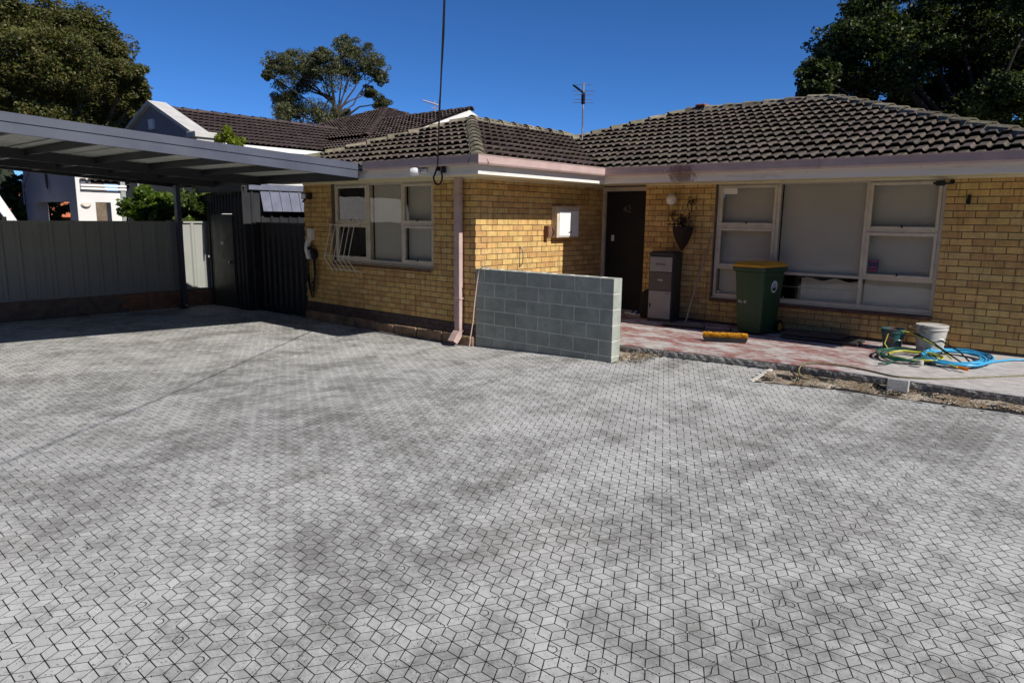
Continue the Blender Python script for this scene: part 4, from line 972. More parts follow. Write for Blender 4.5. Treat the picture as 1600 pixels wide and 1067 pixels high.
pb.rotation_euler = (0, 0, math.radians(6))
A = Acc(); A.loft([rr(.15, .2, .05, .19, 4, 1.25, 2.83), rr(.22, .24, .06, .34, 4, 1.25, 2.83), rr(.20, .2, .05, .60, 4, 1.26, 2.84), rr(.10, .12, .04, .66, 4, 1.27, 2.85)]); tag(A.build('dark_bag', mk('dark_cloth', (.02, .018, .018), .9, .3, 9, 60, .01), smooth=True), 'dark bag slumped between the front door and the parcel box', 'bag')
for q, (x, y, rz, lb) in enumerate(((.86, 3.0, .3, 'blue sandal on the door step, nearer the block wall'), (1.0, 2.93, .1, 'blue sandal on the slab, nearer the parcel box'))):
    t = thing('sandal', lb, 'sandal', (x, y, SZ(y)+.001), 'sandals at the front door'); t.rotation_euler = (0, 0, rz)
    A = Acc(); A.loft([[(a*math.cos(k)*(1+.15*math.sin(k)), b*math.sin(k), z) for k in np.linspace(0, 6.283, 14, endpoint=False)] for a, b, z in ((.12, .04, 0), (.125, .045, .012), (.12, .042, .025))]); A.build('sole', M['white'], t)
    A = Acc(); A.tube([(.02, -.045, .02), (.03, -.03, .05), (.03, 0, .062), (.03, .03, .05), (.02, .045, .02)], [.016]*5, 6); A.build('strap', M['shoe'], t)

# wheelie bin
bn = thing('wheelie_bin', 'dark green wheelie bin with yellow lid in front of the large window', 'wheelie bin', (3.22, 2.56, SZ(2.5)))
A = Acc(); A.loft([rr(.44, .50, .06, .03, 4), rr(.46, .53, .06, .12, 4), rr(.545, .66, .06, .90, 4), rr(.55, .67, .06, .925, 4)]); A.build('body', M['bin'], bn, smooth=True)
A = Acc(); A.loft([rr(.545, .665, .05, .90, 4), rr(.60, .73, .05, .915, 4), rr(.62, .745, .05, .975, 4), rr(.60, .73, .05, .98, 4)]); A.build('rim', M['bin'], bn, smooth=True)
A = Acc(); A.loft([rr(.595, .74, .05, .978, 4), rr(.60, .745, .05, 1.005, 4), rr(.56, .66, .07, 1.035, 4, 0, .01), rr(.42, .44, .1, 1.052, 4, 0, .03)]); A.build('lid', M['lid'], bn, smooth=True)
for s in (-1, 1):
    A = Acc(); A.lathe([(.10, -.022), (.10, .022)], 18, M=Matrix.Translation((s*.255, .27, .10)) @ Matrix.Rotation(math.pi/2, 4, 'Y')); wh = A.build('wheel', M['black'], bn); A = Acc(); A.lathe([(.062, -.026), (.062, .026)], 14, M=Matrix.Translation((s*.255, .27, .10)) @ Matrix.Rotation(math.pi/2, 4, 'Y')); A.build('hub', M['lid'], wh)
A = Acc(); A.tube([(-.22, .38, .93), (-.2, .43, .94), (.2, .43, .94), (.22, .38, .93)], .016, 6); A.build('handle', M['bin'], bn)
A = Acc(); A.tube([(-.25, .27, .10), (.25, .27, .10)], .014, 6); A.build('axle', M['black'], bn)
mS = Matrix.Translation((.2655, .02, .70)) @ Matrix.Rotation(math.radians(4.2), 4, 'Y') @ Matrix.Rotation(math.pi/2, 4, 'Y')
A = Acc(); A.lathe([(.085, .0), (.085, .003)], 22, M=mS); st = A.build('sticker', M['white'], bn); 
A = Acc(); A.lathe([(.072, .003), (.072, .0042)], 22, M=mS); A.build('emblem_ring', mk('emblem_pale', (.42, .46, .58), .5, .1), st)
A = Acc(); mT = mS @ Matrix.Translation((0, 0, .0045)); A.add([(.06, -.045, 0), (.06, .045, 0), (.0, .062, 0), (.025, .0, 0), (.0, -.062, 0)], [(0, 1, 3, 4), (1, 2, 3)], M=mT); A.add([(-.03, -.006, 0), (-.03, .006, 0), (.03, .01, 0), (.03, -.01, 0)], [(0, 1, 2, 3)], M=mT); A.build('emblem', M['black'], st)
text_part('No. 42', .055, (-.10, -.3075, .47), M['lens'], bn, rot=(math.radians(90-5), 0, 0), ext=.001, name='painted_number')
bn.rotation_euler = (0, 0, math.radians(-12)); bn.scale = (.87, .84, .99)

# brooms
br = thing('leaning_broom', 'push broom leaning on the bricks with its dark head on the slab', 'broom', (2.2, 2.3, SZ(2.3)))
A = Acc(); A.tube([(-.05, .15, .05), (.02, .36, .72), (.09, .60, 1.38)], .013, 8); A.build('pole', M['wood'], br, smooth=True)
A = Acc(); A.box(-.33, .33, -.04, .05, .02, .055, ch=.01, M=Matrix.Rotation(.10, 4, 'Z')); A.build('head', M['pmid'], br); A = Acc(); A.box(-.32, .32, -.035, .045, .0, .02, M=Matrix.Rotation(.10, 4, 'Z')); A.build('bristles', M['black'], br)
b2 = thing('orange_broom', 'black broom head with orange bristles lying on the worn red slab', 'broom', (3.16, 1.62, SZ(1.62)))
Mz = Matrix.Rotation(math.radians(26), 4, 'Z')
A = Acc(); A.loft([[(-.27, -.075, .005), (.27, -.075, .005), (.30, .0, .055), (-.30, .0, .055)], [(-.26, -.045, .0), (.26, -.045, .0), (.28, .045, .05), (-.28, .045, .05)]], M=Mz); A.build('head', M['black'], b2)
A = Acc()
for q in range(620):
    x = -.285+.57*random.random(); y = random.uniform(.0, .045); dx, dy = random.uniform(-.02, .02), random.uniform(-.03, .02); h = random.uniform(.045, .075)
    b_ = Mz @ Vector((x, y, .045)); t_ = Mz @ Vector((x+dx, y+dy, .05+h)); A.add([(b_.x-.004, b_.y, b_.z), (b_.x+.004, b_.y, b_.z), (t_.x+.002, t_.y+.003, t_.z), (t_.x-.002, t_.y-.003, t_.z)], [(0, 1, 2, 3)])
A.build('bristles', M['bristle'], b2, fix=False)
A = Acc(); A.tube([tuple(Mz @ Vector((.0, .0, .04))), tuple(Mz @ Vector((.05, .25, .06))), tuple(Mz @ Vector((.12, 1.05, .03)))], .012, 6); A.build('pole', M['black'], b2)

# boards by the wall, pails, hoses, cords
bd = thing('board_stack', 'dark flat boards lying on the slab under the large window', 'boards', (4.15, 2.55, SZ(2.55)))
for q, (dx, dy, w_, d_2, z, a) in enumerate(((0, 0, 1.0, .42, 0, .02), (-.12, .05, .8, .36, .045, .05))): A = Acc(); A.box(-w_/2+dx, w_/2+dx, -d_2/2+dy, d_2/2+dy, z+.002, z+.042, ch=.004, M=Matrix.Rotation(a, 4, 'Z')); A.build('board', M['pdark'], bd)
def pail(loc, r0_, r1_, h, m1, label, name, lid=False, tilt=0.0):
    t = thing(name, label, 'bucket', loc); A = Acc()
    A.lathe([(r0_, 0), (r0_*1.01, .01), (r1_, h-.05), (r1_*1.07, h-.048), (r1_*1.07, h-.035), (r1_*1.01, h-.033), (r1_*1.03, h-.012), (r1_*1.07, h-.010), (r1_*1.07, h), (r1_*.97, h), (r1_*.93, h-.03), (r0_*.95, .02)], 28, cap1=True); A.build('body', m1, t, smooth=True)
    A = Acc(); a = .4; A.tube([(r1_*1.05*math.cos(k), r1_*1.05*math.sin(k)*1.0, h-.05-.5*h*abs(math.sin((k-a)))*.6) for k in np.linspace(a, a+math.pi, 14)], .003, 5); A.build('bail_handle', M['steel'], t)
    A = Acc(); k = a+1.57; A.tube([(r1_*1.06*math.cos(k-.18), r1_*1.06*math.sin(k-.18), h-.05-.3*h), (r1_*1.06*math.cos(k+.18), r1_*1.06*math.sin(k+.18), h-.05-.3*h)], .008, 6); A.build('grip', M['white'], t)
    if lid: A = Acc(); A.lathe([(r1_*1.03, h-.004), (r1_*1.03, h+.008), (r1_*.2, h+.012)], 28); A.build('lid', M['bucket'], t, smooth=True)
    t.rotation_euler = (0, tilt, 3.6); return t
pail((5.44, 2.58, SZ(2.6)), .145, .175, .345, M['bucket'], 'paint splashed white lidded pail behind the blue hose', 'paint_pail', True)
pail((5.03, 2.50, SZ(2.5)), .10, .135, .27, M['teal'], 'small dark teal bucket left of the white pail', 'teal_bucket')
A = Acc(); A.tube([(5.20, 2.50, .50), (5.3, 2.52, .515), (5.36, 2.53, .53)], .006, 5); tag(A.build('paint_stick', M['wood']), 'thin stick poking over the rim of the white pail', 'stick')
A = Acc(); A.box(4.74, 5.0, 2.52, 2.66, .192, .195); tag(A.build('paper_sheet', M['paper']), 'white paper sheet on the slab left of the teal bucket', 'paper')
A = Acc(); A.box(5.2, 5.32, 2.40, 2.46, .188, .20, ch=.003); tag(A.build('timber_offcut', M['paper']), 'pale timber offcut between the two buckets', 'offcut')
def coil(cx, cy, rx, ry, turns, zr, seed, wob=.05, rot=0.0):
    rnd = random.Random(seed); pts = []; n = 26
    ph = [rnd.uniform(0, 6.3) for _ in range(turns)]; sc = [rnd.uniform(.82, 1.05) for _ in range(turns+1)]; ox = [rnd.uniform(-.05, .05) for _ in range(turns+1)]; oy = [rnd.uniform(-.07, .07) for _ in range(turns+1)]; oz = [rnd.uniform(.0, zr) for _ in range(turns+1)]
    for t in range(turns):
        for i in range(n):
            f = i/n; a = 2*math.pi*f; s = sc[t]*(1-f)+sc[t+1]*f; x = rx*s*math.cos(a)+ox[t]*(1-f)+ox[t+1]*f; y = ry*s*math.sin(a)+oy[t]*(1-f)+oy[t+1]*f
            xr = x*math.cos(rot)-y*math.sin(rot); yr = x*math.sin(rot)+y*math.cos(rot)
            pts.append((cx+xr, cy+yr, SZ(cy+yr)+.014+oz[t]*(1-f)+oz[t+1]*f+.012*math.sin(3*a+ph[t])**2))
    return pts
hz = coil(5.78, 2.16, .34, .44, 9, .055, 3); hz += [(6.15, 2.35, .205), (6.3, 2.62, .21), (6.55, 2.78, .21), (7.2, 2.80, .21), (8.2, 2.8, .21)]
hs = thing('blue_hose', 'coil of bright blue hose on the pale end of the slab', 'hose', (5.78, 2.16, .18)); A = Acc(); A.tube([(p[0]-5.78, p[1]-2.16, p[2]-.18) for p in hz], .0125, 7); A.build('hose', M['blue'], hs, smooth='all')
A = Acc(); A.tube([(.10, -.52, .03), (.16, -.56, .03), (.22, -.60, .028)], [.016, .02, .012], 8); A.build('fitting', M['orange'], hs)
hg = thing('green_hose', 'tangled coil of dark green hose with yellow stripes beside the blue hose', 'hose', (5.27, 1.98, .18))
pg = coil(5.27, 1.98, .30, .36, 6, .05, 11, rot=.2); A = Acc(); A.tube([(p[0]-5.27, p[1]-1.98, p[2]-.18) for p in pg]+[(.0, -.35, .02), (-.05, -.55, .015), (-.12, -.66, .012)], .0105, 7); A.build('hose', M['green'], hg, smooth='all')
py_ = coil(5.40, 1.98, .30, .30, 3, .06, 23, rot=.5); A = Acc(); A.tube([(p[0]-5.27, p[1]-1.98, p[2]-.18) for p in py_]+[(.35, -.1, .03), (.5, -.28, .04), (.62, -.42, .04)], .0095, 7); A.build('yellow_hose', M['yellow'], hg, smooth='all')
A = Acc(); A.tube([(-.22, .30, .02), (-.29, .33, .10), (-.27, .38, .22), (-.20, .42, .27), (-.05, .45, .26), (.12, .42, .20), (.35, .25, .12), (.5, .0, .06)], .009, 7); A.build('raised_loop', M['yellow'], hg, smooth='all')
A = Acc(); A.tube([(.0, .5, .25), (.25, .35, .17), (.5, .05, .08), (.62, -.12, .05)], .009, 6); A.build('stiff_end', M['rubber'], hg); A = Acc(); A.tube([(.3, .45, .2), (.55, .2, .12), (.72, -.1, .04)], .009, 6); A.build('stiff_end', M['rubber'], hg)
A = Acc(); A.lathe([(.028, -.02), (.034, 0), (.03, .04)], 12, (.26, -.42, .03)); A.build('cap', M['bucket'], hg)
cd_ = thing('extension_cord', 'striped cord trailing along the slab edge and looping onto the soil', 'cord', (5.4, .9, .16))
wpts = [(7.4, 2.35, .19), (6.75, 2.0, .185), (6.45, 1.75, .18), (6.1, 1.35, .172), (5.8, 1.02, .166), (5.55, .89, .164), (5.4, .86, .163), (5.1, .98, .166), (4.85, 1.04, .168), (4.6, .98, .175), (4.48, .86, .17), (4.45, .74, .12), (4.52, .63, .05), (4.72, .58, .042), (4.95, .60, .044), (5.15, .66, .046), (5.33, .74, .05)]
sm = []
for i in range(len(wpts)-1):
    p0, p1, p2, p3 = [Vector(wpts[min(max(k_, 0), len(wpts)-1)]) for k_ in (i-1, i, i+1, i+2)]
    for t in np.linspace(0, 1, 6, endpoint=False): t = float(t); sm.append(.5*((2*p1)+(p2-p0)*t+(2*p0-5*p1+4*p2-p3)*t*t+(3*p1-p0-3*p2+p3)*t**3))
A = Acc(); A.tube([tuple(p-Vector((5.4, .9, .16))) for p in sm], .010, 6); A.build('cord', M['khaki'], cd_, smooth='all')
A = Acc(); A.box(-.10, .10, -.06, .06, 0, .15, ch=.004, M=Matrix.Translation((5.49, .70, .015)) @ Matrix.Rotation(.1, 4, 'Z') @ Matrix.Rotation(-.12, 4, 'X')); tag(A.build('cement_block', M['cblk']), 'rough grey cement block set against the slab edge', 'block')
A = Acc()
for q in range(7): a = random.uniform(2.4, 4.2); A.tube([(5.36, .68, .05), (5.36+.08*math.cos(a), .68+.1*math.sin(a), .06+random.uniform(-.01, .03)), (5.36+.16*math.cos(a+.3), .68+.16*math.sin(a), .03)], .006, 5)
tag(A.build('wire_ends', M['rubber']), 'frayed dark wire ends beside the cement block', 'wires')

# ------------------------------------------------------------------ the street side behind the camera (unseen dark asphalt, added to cut bounced light) and neighbour yard
A = Acc(); A.add([(-60, -19, -.16), (60, -19, -.16), (60, -12.5, -.16), (-60, -12.5, -.16)], [(0, 1, 2, 3)]); rd = A.build('added_road', mk('asphalt', (.05, .05, .052), .9, .15, 3, 90, .003)); rd['kind'] = 'structure'

# ------------------------------------------------------------------ neighbour's house
nb = thing('neighbour_house', 'white rendered house with dark brown tiled roofs beyond the fence', 'house')
def solid(name, mat, parent, pts_bottom, z0, z1):
    A = Acc(); A.loft([[(x, y, z) for x, y in pts_bottom] for z in (z0, z1)]); return A.build(name, mat, parent)
NT = tile_cols((.060, .042, .040), 8)
# range A: ridge along y, gable parapet facing the street
GX0, GXR, GXE = -15.4, -12.75, -10.25; GZE, GZR = 3.62, 4.60
sp = (GZR-GZE)/(GXE-GXR)
A = Acc(); A.loft([[(x, 1.0, z), (x, 1.25, z)] for x, z in ((0, 0),)] and [[(GX0, y, -.3), (GXE, y, -.3), (GXE, y, 3.62), (GXE-.25, y, 3.72), (GXR, y, 4.66), (GX0, y, 3.66)] for y in (1.0, 1.28)]); A.build('gable_wall', M['rgrey_shade'], nb)
A = Acc()
for xa, za, xb, zb in ((GXR, 4.66, GXE-.28, 3.76), (GXR, 4.66, GX0, 3.66)):
    s_ = 1 if xb > xa else -1
    A.loft([[(xa, y, za+.005), (xb, y, zb+.005), (xb+.05*s_, y, zb+.075), (xa, y, za+.10)] for y in (.9, 1.38)])
A.box(GXE-.36, GXE+.12, .86, 1.42, 3.66, 3.80, ch=.01); A.box(GXE-.3, GXE+.06, .92, 1.36, 3.2, 3.66, ch=.008); A.build('parapet_cap', mk('cap_render', (.50, .485, .46), .9, .12, 3, 60, .002), nb)
Acc().box(-12.86, -12.62, .92, 1.0, 4.02, 4.28, ch=.01).build('wall_lamp', M['white'], nb)
A = Acc(); A.box(GX0, GXE-.35, 1.28, 9.5, -.3, 3.5); A.build('wall', M['render'], nb)
ra = Acc(); ra.add([(GXE+.1, 1.3, GZE-.06), (GXE+.1, 10.2, GZE-.06), (GXR, 10.2, GZR-.03), (GXR, 1.3, GZR-.03), (GX0-.2, 1.3, GZE-.06), (GX0-.2, 10.2, GZE-.06)], [(0, 1, 2, 3), (3, 2, 5, 4)]); ra = ra.build('roof', M['deck'], nb, fix=False)
c_ = 1/math.sqrt(1+sp*sp); Ls = (GXE+.1-GXR)/c_
place_tiles(tile_slope(ra, (GXE+.1, 1.35, GZE-.04), ((0, 1, 0), (-c_, 0, c_*sp)), NT, [(0, 0), (7.6, 0), (7.6, Ls), (0, Ls)], 0, .31, .31), ra, M['tile'], 300)
caps(ra, (GXR, 1.4, GZR+.0), (GXR, 9.2, GZR+.0), M['tile'], NT, .42, .14, .07)
A = Acc(); A.extr([(GXE+.08, 3.46), (GXE+.20, 3.46), (GXE+.20, 3.57), (GXE+.08, 3.57)], 'y', 1.42, 9.5); A.build('gutter', M['white'], nb)
A = Acc(); A.extr([(GXE-.3, 3.34), (GXE+.07, 3.34), (GXE+.07, 3.56), (GXE-.3, 3.56)], 'y', 1.42, 9.5); A.build('fascia', M['render'], nb)
# range B: gable end facing the sun, ridge along x
BX, BY, BZ, BP = -8.0, 8.2, 4.98, .37
A = Acc(); A.add([(BX, 4.6, 2.0), (BX, 12.0, 2.0), (BX, 12.0, BZ-BP*3.8), (BX, BY, BZ-.02), (BX, 4.6, BZ-BP*3.6), (BX-.2, 4.6, 2.0), (BX-.2, 12.0, 2.0), (BX-.2, 12.0, BZ-BP*3.8), (BX-.2, BY, BZ-.02), (BX-.2, 4.6, BZ-BP*3.6)], [(0, 1, 2, 3, 4), (9, 8, 7, 6, 5), (4, 3, 8, 9), (3, 2, 7, 8), (0, 4, 9, 5), (1, 6, 7, 2)]); A.build('gable_end', M['render'], nb)
rb = Acc(); rb.add([(BX, 4.5, BZ-BP*3.7-.03), (BX, BY, BZ-.03), (-17, BY, BZ-.03), (-17, 4.5, BZ-BP*3.7-.03), (BX, 12, BZ-BP*3.8-.03), (-17, 12, BZ-BP*3.8-.03)], [(0, 1, 2, 3), (1, 4, 5, 2)]); rb = rb.build('roof', M['deck'], nb, fix=False)
cb_ = 1/math.sqrt(1+BP*BP); Lb = 3.7/cb_
tb = tile_slope(rb, (-14.5, 4.5, BZ-BP*3.7), ((1, 0, 0), (0, cb_, cb_*BP)), NT, [(0, 0), (6.55, 0), (6.55, Lb), (0, Lb)], 0, .31, .31)
# main hip behind it
PX, PY, PZ, PH, PP = -14.0, 10.0, 5.74, 4.6, .37
hp = PZ-PP*PH; rp = Acc(); rp.add([(PX-PH, PY-PH, hp-.03), (PX+PH, PY-PH, hp-.03), (PX+PH, PY+PH, hp-.03), (PX-PH, PY+PH, hp-.03), (PX, PY, PZ-.03)], [(0, 1, 4), (1, 2, 4), (2, 3, 4), (3, 0, 4)]); rp = rp.build('roof', M['deck'], nb, fix=False)
Lp = PH/cb_
tb2 = tile_slope(rp, (PX-PH, PY-PH, hp), ((1, 0, 0), (0, cb_, cb_*PP)), NT, [(0, 0), (2*PH, 0), (PH, Lp)], 0, .31, .31)+tile_slope(rp, (PX+PH, PY-PH, hp), ((0, 1, 0), (-cb_, 0, cb_*PP)), NT, [(0, 0), (2*PH, 0), (PH, Lp)], 0, .31, .31)
def seen(t):
    x, y, w_ = proj(t[0].translation); return 380 < x < 800 and y < 262
place_tiles([t for t in tb if seen(t)], rb, M['tile'], 300); place_tiles([t for t in tb2 if seen(t)], rp, M['tile'], 300)
caps(rb, (BX+.06, BY, BZ), (-13.2, BY, BZ), M['tile'], NT, .42, .14, .07)
for sx_, sy_ in ((1, -1), (-1, -1), (1, 1)): caps(rp, (PX+sx_*PH, PY+sy_*PH, hp), (PX, PY, PZ), M['tile'], NT, .42, .14, .07)
A = Acc(); A.box(PX-PH+.5, PX+PH-.5, PY-PH+.5, PY+PH-.5, -.3, hp+.1); A.build('wall', M['render'], nb)
ant2 = thing('small_antenna', 'tiny antenna on the neighbour roof right of the power cable', 'antenna', (-11.0, 9.6, 4.7))
A = Acc(); A.tube([(0, 0, -.4), (0, 0, 1.0)], .018, 5); A.build('mast', M['alum'], ant2); A = Acc(); A.tube([(-.3, -.25, 1.0), (.1, .08, .85)], .022, 4); A.build('boom', M['cbl'], ant2)
A = Acc(); A.tube([(-.05, .2, .75), (.05, -.2, .75)], .012, 4); A.build('element', M['cbl'], ant2)
# porch of the neighbour by the fence
pc = thing('neighbour_porch', 'white rendered porch with shaded gable and open piers behind the fence', 'porch')
A = wall_grid([-13.4, -12.75, -10.42, -9.95], [-.3, 2.06, 3.3], [(-12.75, -10.42, -1, 2.06)], -1.9, -1.62); A.build('gable_wall', M['rgrey_shade'], pc)
A = wall_grid([-1.60, -1.54, -1.23, -1.02], [-.3, 2.05, 2.30], [(-1.54, -1.23, -1, 2.05)], 9.95, 10.2); o = A.build('side_wall', M['render'], pc); o.rotation_euler = (0, 0, math.pi/2)
solid('corner_pier', M['render'], pc, [(-10.2, -1.899), (-9.945, -1.899), (-9.945, -1.60), (-10.2, -1.60)], -.3, 3.2)
A = Acc(); A.add([(-13.5, -1.92, 2.0), (-13.38, -1.92, 2.0), (-13.38, -1.92, 2.45), (-12.2, -1.92, 3.2), (-12.35, -1.92, 3.25), (-13.5, -1.92, 2.55)], [(0, 1, 2, 5), (2, 3, 4, 5)]); A.build('gable_trim', M['rgrey_shade'], pc)
A = Acc(); n = 14; R = [(-11.66+.10*math.cos(a), -1.925, 2.62+.30*math.sin(a)*(1 if math.sin(a) > 0 else .95)) for a in np.linspace(0, 6.283, n, endpoint=False)]; A.loft([R, [(x, y+.02, z) for x, y, z in R]]); A.build('slot_window', M['ndark'], pc)
A = Acc(); R2 = [(-11.66+.16*math.cos(a), -1.915, 2.62+.38*math.sin(a)) for a in np.linspace(0, 6.283, 16, endpoint=False)]; A.loft([R2, [(x, y+.012, z) for x, y, z in R2]]); A.build('slot_surround', M['rgrey_shade'], pc)
for z in (2.31, 2.38): A = Acc(); A.box(-10.0, -9.88, -1.82, -.9, z, z+.045, ch=.004); A.build('gutter_bar', M['white'], pc)
A = Acc(); A.add([(-9.9, -1.82, 2.44), (-9.9, -.8, 2.44), (-10.9, -.8, 2.82), (-10.9, -1.82, 2.82)], [(0, 1, 2, 3)]); pr_ = A.build('porch_roof', M['deck'], pc)
place_tiles(tile_slope(pr_, (-9.9, -1.82, 2.45), ((0, 1, 0), (-.93, 0, .355)), NT, [(0, 0), (1.05, 0), (1.05, 1.05), (0, 1.05)], 0, .31, .31), pr_, M['tile'], 300)
A = Acc(); A.lathe([(.02, 0), (.09, .01), (.10, .03), (.07, .06)], 14, M=Matrix.Translation((-9.945, -1.74, 2.0)) @ Matrix.Scale(.75, 4, (0, 0, 1)) @ Matrix.Rotation(math.pi/2, 4, 'Y')); A.build('bulkhead_lamp', M['globe'], pc)
solid('screen_post', mk('grey_green_post', (.30, .33, .31), .6, .1), pc, [(-10.05, -1.02), (-9.9, -1.02), (-9.9, -.92), (-10.05, -.92)], -.3, 2.9)
solid('side_glazing', M['ndark'], pc, [(-10.2, -.90), (-10.05, -.90), (-10.05, .9), (-10.2, .9)], -.3, 3.0); A = Acc(); A.box(-10.04, -10.0, -.9, .9, 2.02, 2.07); A.box(-10.04, -10.0, -.62, -.57, 0, 3.0); A.build('glazing_bar', M['rgrey_shade'], pc)
# orange roofed house far off
oh = thing('orange_roof_house', 'distant house with an orange tiled roof seen through the porch', 'house', (-31, 4.0, -.3))
A = Acc(); A.box(-4, 4, -4.5, 4.5, 0, 2.0); A.build('wall', M['sill'], oh)
A = Acc(); A.add([(-4.6, -5.1, 1.95), (4.6, -5.1, 1.95), (4.6, 5.1, 1.95), (-4.6, 5.1, 1.95), (0, -1.5, 3.45), (0, 1.5, 3.45)], [(0, 1, 4), (1, 2, 5, 4), (2, 3, 5), (3, 0, 4, 5), (0, 3, 2, 1)]); orf = A.build('roof', M['otile'], oh)
for q in range(9):
    z = 2.0+.155*q; xx_ = 4.62-(z-1.95)/1.5*4.6; yy_ = 5.1-(z-1.95)/1.5*3.6; A = Acc(); A.tube([(xx_, -yy_, z), (xx_, yy_, z)], .05, 5); A.build('tile_course', M['otile'], orf)
# white van
vn = thing('white_van', 'white van with dark windscreen partly hidden behind the fence', 'van', (-10.6, -5.2, -.3))
prof = [(-2.6, .45), (-2.6, 2.45), (-2.4, 2.68), (1.75, 2.70), (1.98, 2.62), (2.30, 1.98), (2.38, 1.80), (2.9, 1.45), (3.1, 1.1), (3.1, .45)]
A = Acc(); A.loft([[(x, y, z) for y, z in prof] for x in (-1.8, .1)]); A.build('body', M['car'], vn)
A = Acc(); A.add([(.106, 1.0, 2.48), (.106, 1.82, 2.50), (.106, 2.16, 1.90), (.106, 2.2, 1.75), (.106, 1.0, 1.75)], [(0, 4, 3, 2, 1)]); A.build('side_window', M['cglass'], vn); A = Acc(); A.add([(-1.65, 2.02, 2.57), (.0, 2.02, 2.57), (.0, 2.36, 1.86), (-1.65, 2.36, 1.86)], [(0, 1, 2, 3)]); A.build('windscreen', M['cglass'], vn)
for y in (-1.7, 2.2): A = Acc(); A.lathe([(.36, -.1), (.36, .1)], 20, M=Matrix.Translation((.02, y, .36)) @ Matrix.Rotation(math.pi/2, 4, 'Y')); wv = A.build('wheel', M['black'], vn); A = Acc(); A.lathe([(.2, -.11), (.2, .115)], 16, M=Matrix.Translation((.02, y, .36)) @ Matrix.Rotation(math.pi/2, 4, 'Y')); A.build('rim', M['steel'], wv)
A = Acc(); A.loft([rr(.12, .1, .03, z, 3, .22, 2.05) for z in (1.78, 2.02)]); A.tube([(.1, 2.08, 1.85), (.2, 2.06, 1.9)], .02, 5); A.build('mirror', M['black'], vn)

# ------------------------------------------------------------------ trees and shrubs
def leaves(A, centers, radii, counts, size, cols, flat=.0, seed=0, shell=.55, droop=.0, asp=.45):
    rg = np.random.default_rng(seed); V = []; C = []
    for c, r, n in zip(centers, radii, counts):
        d = rg.normal(size=(n, 3)); d /= np.linalg.norm(d, axis=1)[:, None]
        rad = (shell+(1-shell)*rg.random(n)**.7)[:, None]*np.where(rg.random(n)[:, None] < .12, 1.18, 1.0)
        p = np.array(c)+d*rad*np.array(r)
        a = rg.normal(size=(n, 3)); a[:, 2] = a[:, 2]*.7-droop; a /= np.linalg.norm(a, axis=1)[:, None]
        b = np.cross(a, rg.normal(size=(n, 3))+d*flat); b /= np.linalg.norm(b, axis=1)[:, None]+1e-9
        s = (size*(.6+.8*rg.random(n)))[:, None]; w_ = s*asp
        quad = np.stack([p-a*s*.5, p+b*w_*.5, p+a*s*.5, p-b*w_*.5], 1); V.append(quad.reshape(-1, 3))
        ci = np.array(cols)[rg.integers(0, len(cols), n)]*(.75+.5*rg.random(n))[:, None]; C.append(np.repeat(ci, 4, 0))
    V = np.concatenate(V); C = np.concatenate(C); b0 = len(A.v); n = len(V)//4
    A.v += V.tolist(); A.c += C.tolist(); A.f += (np.arange(n)[:, None]*4+np.arange(4)[None]+b0).tolist(); A.m += [0]*n
    return A
def limb(A, p0, p1, r0_, r1_, bend=.15, n=6, rnd=random):
    p0, p1 = Vector(p0), Vector(p1); L = (p1-p0).length; o = Vector((rnd.uniform(-1, 1), rnd.uniform(-1, 1), rnd.uniform(-.3, .6)))*bend*L
    pts = [p0*(1-t)+p1*t+o*4*t*(1-t)*.5 for t in np.linspace(0, 1, n)]; A.tube(pts, [r0_+(r1_-r0_)*t for t in np.linspace(0, 1, n)], 6); return pts
def tree(name, label, base, fork, clumps, per, size, cols, leafmat, barkmat, trunk_r, seed, twigs=0, droop=.2, shell=.5, group='trees behind the houses', asp=.45, br=.42, ck=1.0, rise=0.0):
    clumps = [(c, tuple(k_*ck for k_ in r)) for c, r in clumps]
    rnd = random.Random(seed); t = thing(name, label, 'tree', base, group); B = Vector(base); rel = lambda p: tuple(Vector(p)-B)
    A = Acc(); fk = Vector(fork)-B; limb(A, (0, 0, -.2), fk, trunk_r, trunk_r*.7, .03, 8, rnd)
    for c, r in clumps:
        cc = Vector(c)-B; f0 = fk; fk = f0+Vector((0, 0, rnd.uniform(-rise, rise*.3))) if rise else f0; mid = fk.lerp(cc, rnd.uniform(.4, .6))+Vector((0, 0, rnd.uniform(-.2, .4))); limb(A, fk, mid, trunk_r*br, trunk_r*br*.55, .12, 5, rnd); limb(A, mid, cc, trunk_r*br*.55, trunk_r*.06, .15, 5, rnd); fk = f0
        for q in range(twigs): a = cc+Vector((rnd.uniform(-1, 1)*r[0], rnd.uniform(-1, 1)*r[1], rnd.uniform(-1, 1)*r[2]))*.8; limb(A, cc, a, trunk_r*.07, .01, .15, 4, rnd)
    A.build('trunk', barkmat, t, smooth=True)
    A = Acc(); cs = []; rs = []; ns = []
    for c, r in clumps:
        m_ = max(5, int(per/130))
        for q in range(m_):
            d = Vector((rnd.gauss(0, 1), rnd.gauss(0, 1), rnd.gauss(0, 1))); d.normalize(); f = rnd.uniform(.2, 1.0)
            cs.append(rel((c[0]+d.x*r[0]*f, c[1]+d.y*r[1]*f, c[2]+d.z*r[2]*f))); k = rnd.uniform(.22, .5); rs.append((r[0]*k, r[1]*k, r[2]*k*.75)); ns.append(int(per/m_))
    leaves(A, cs, rs, ns, size, cols, seed=seed, droop=droop, shell=shell, asp=asp); A.build('crown', leafmat, t, fix=False); return t
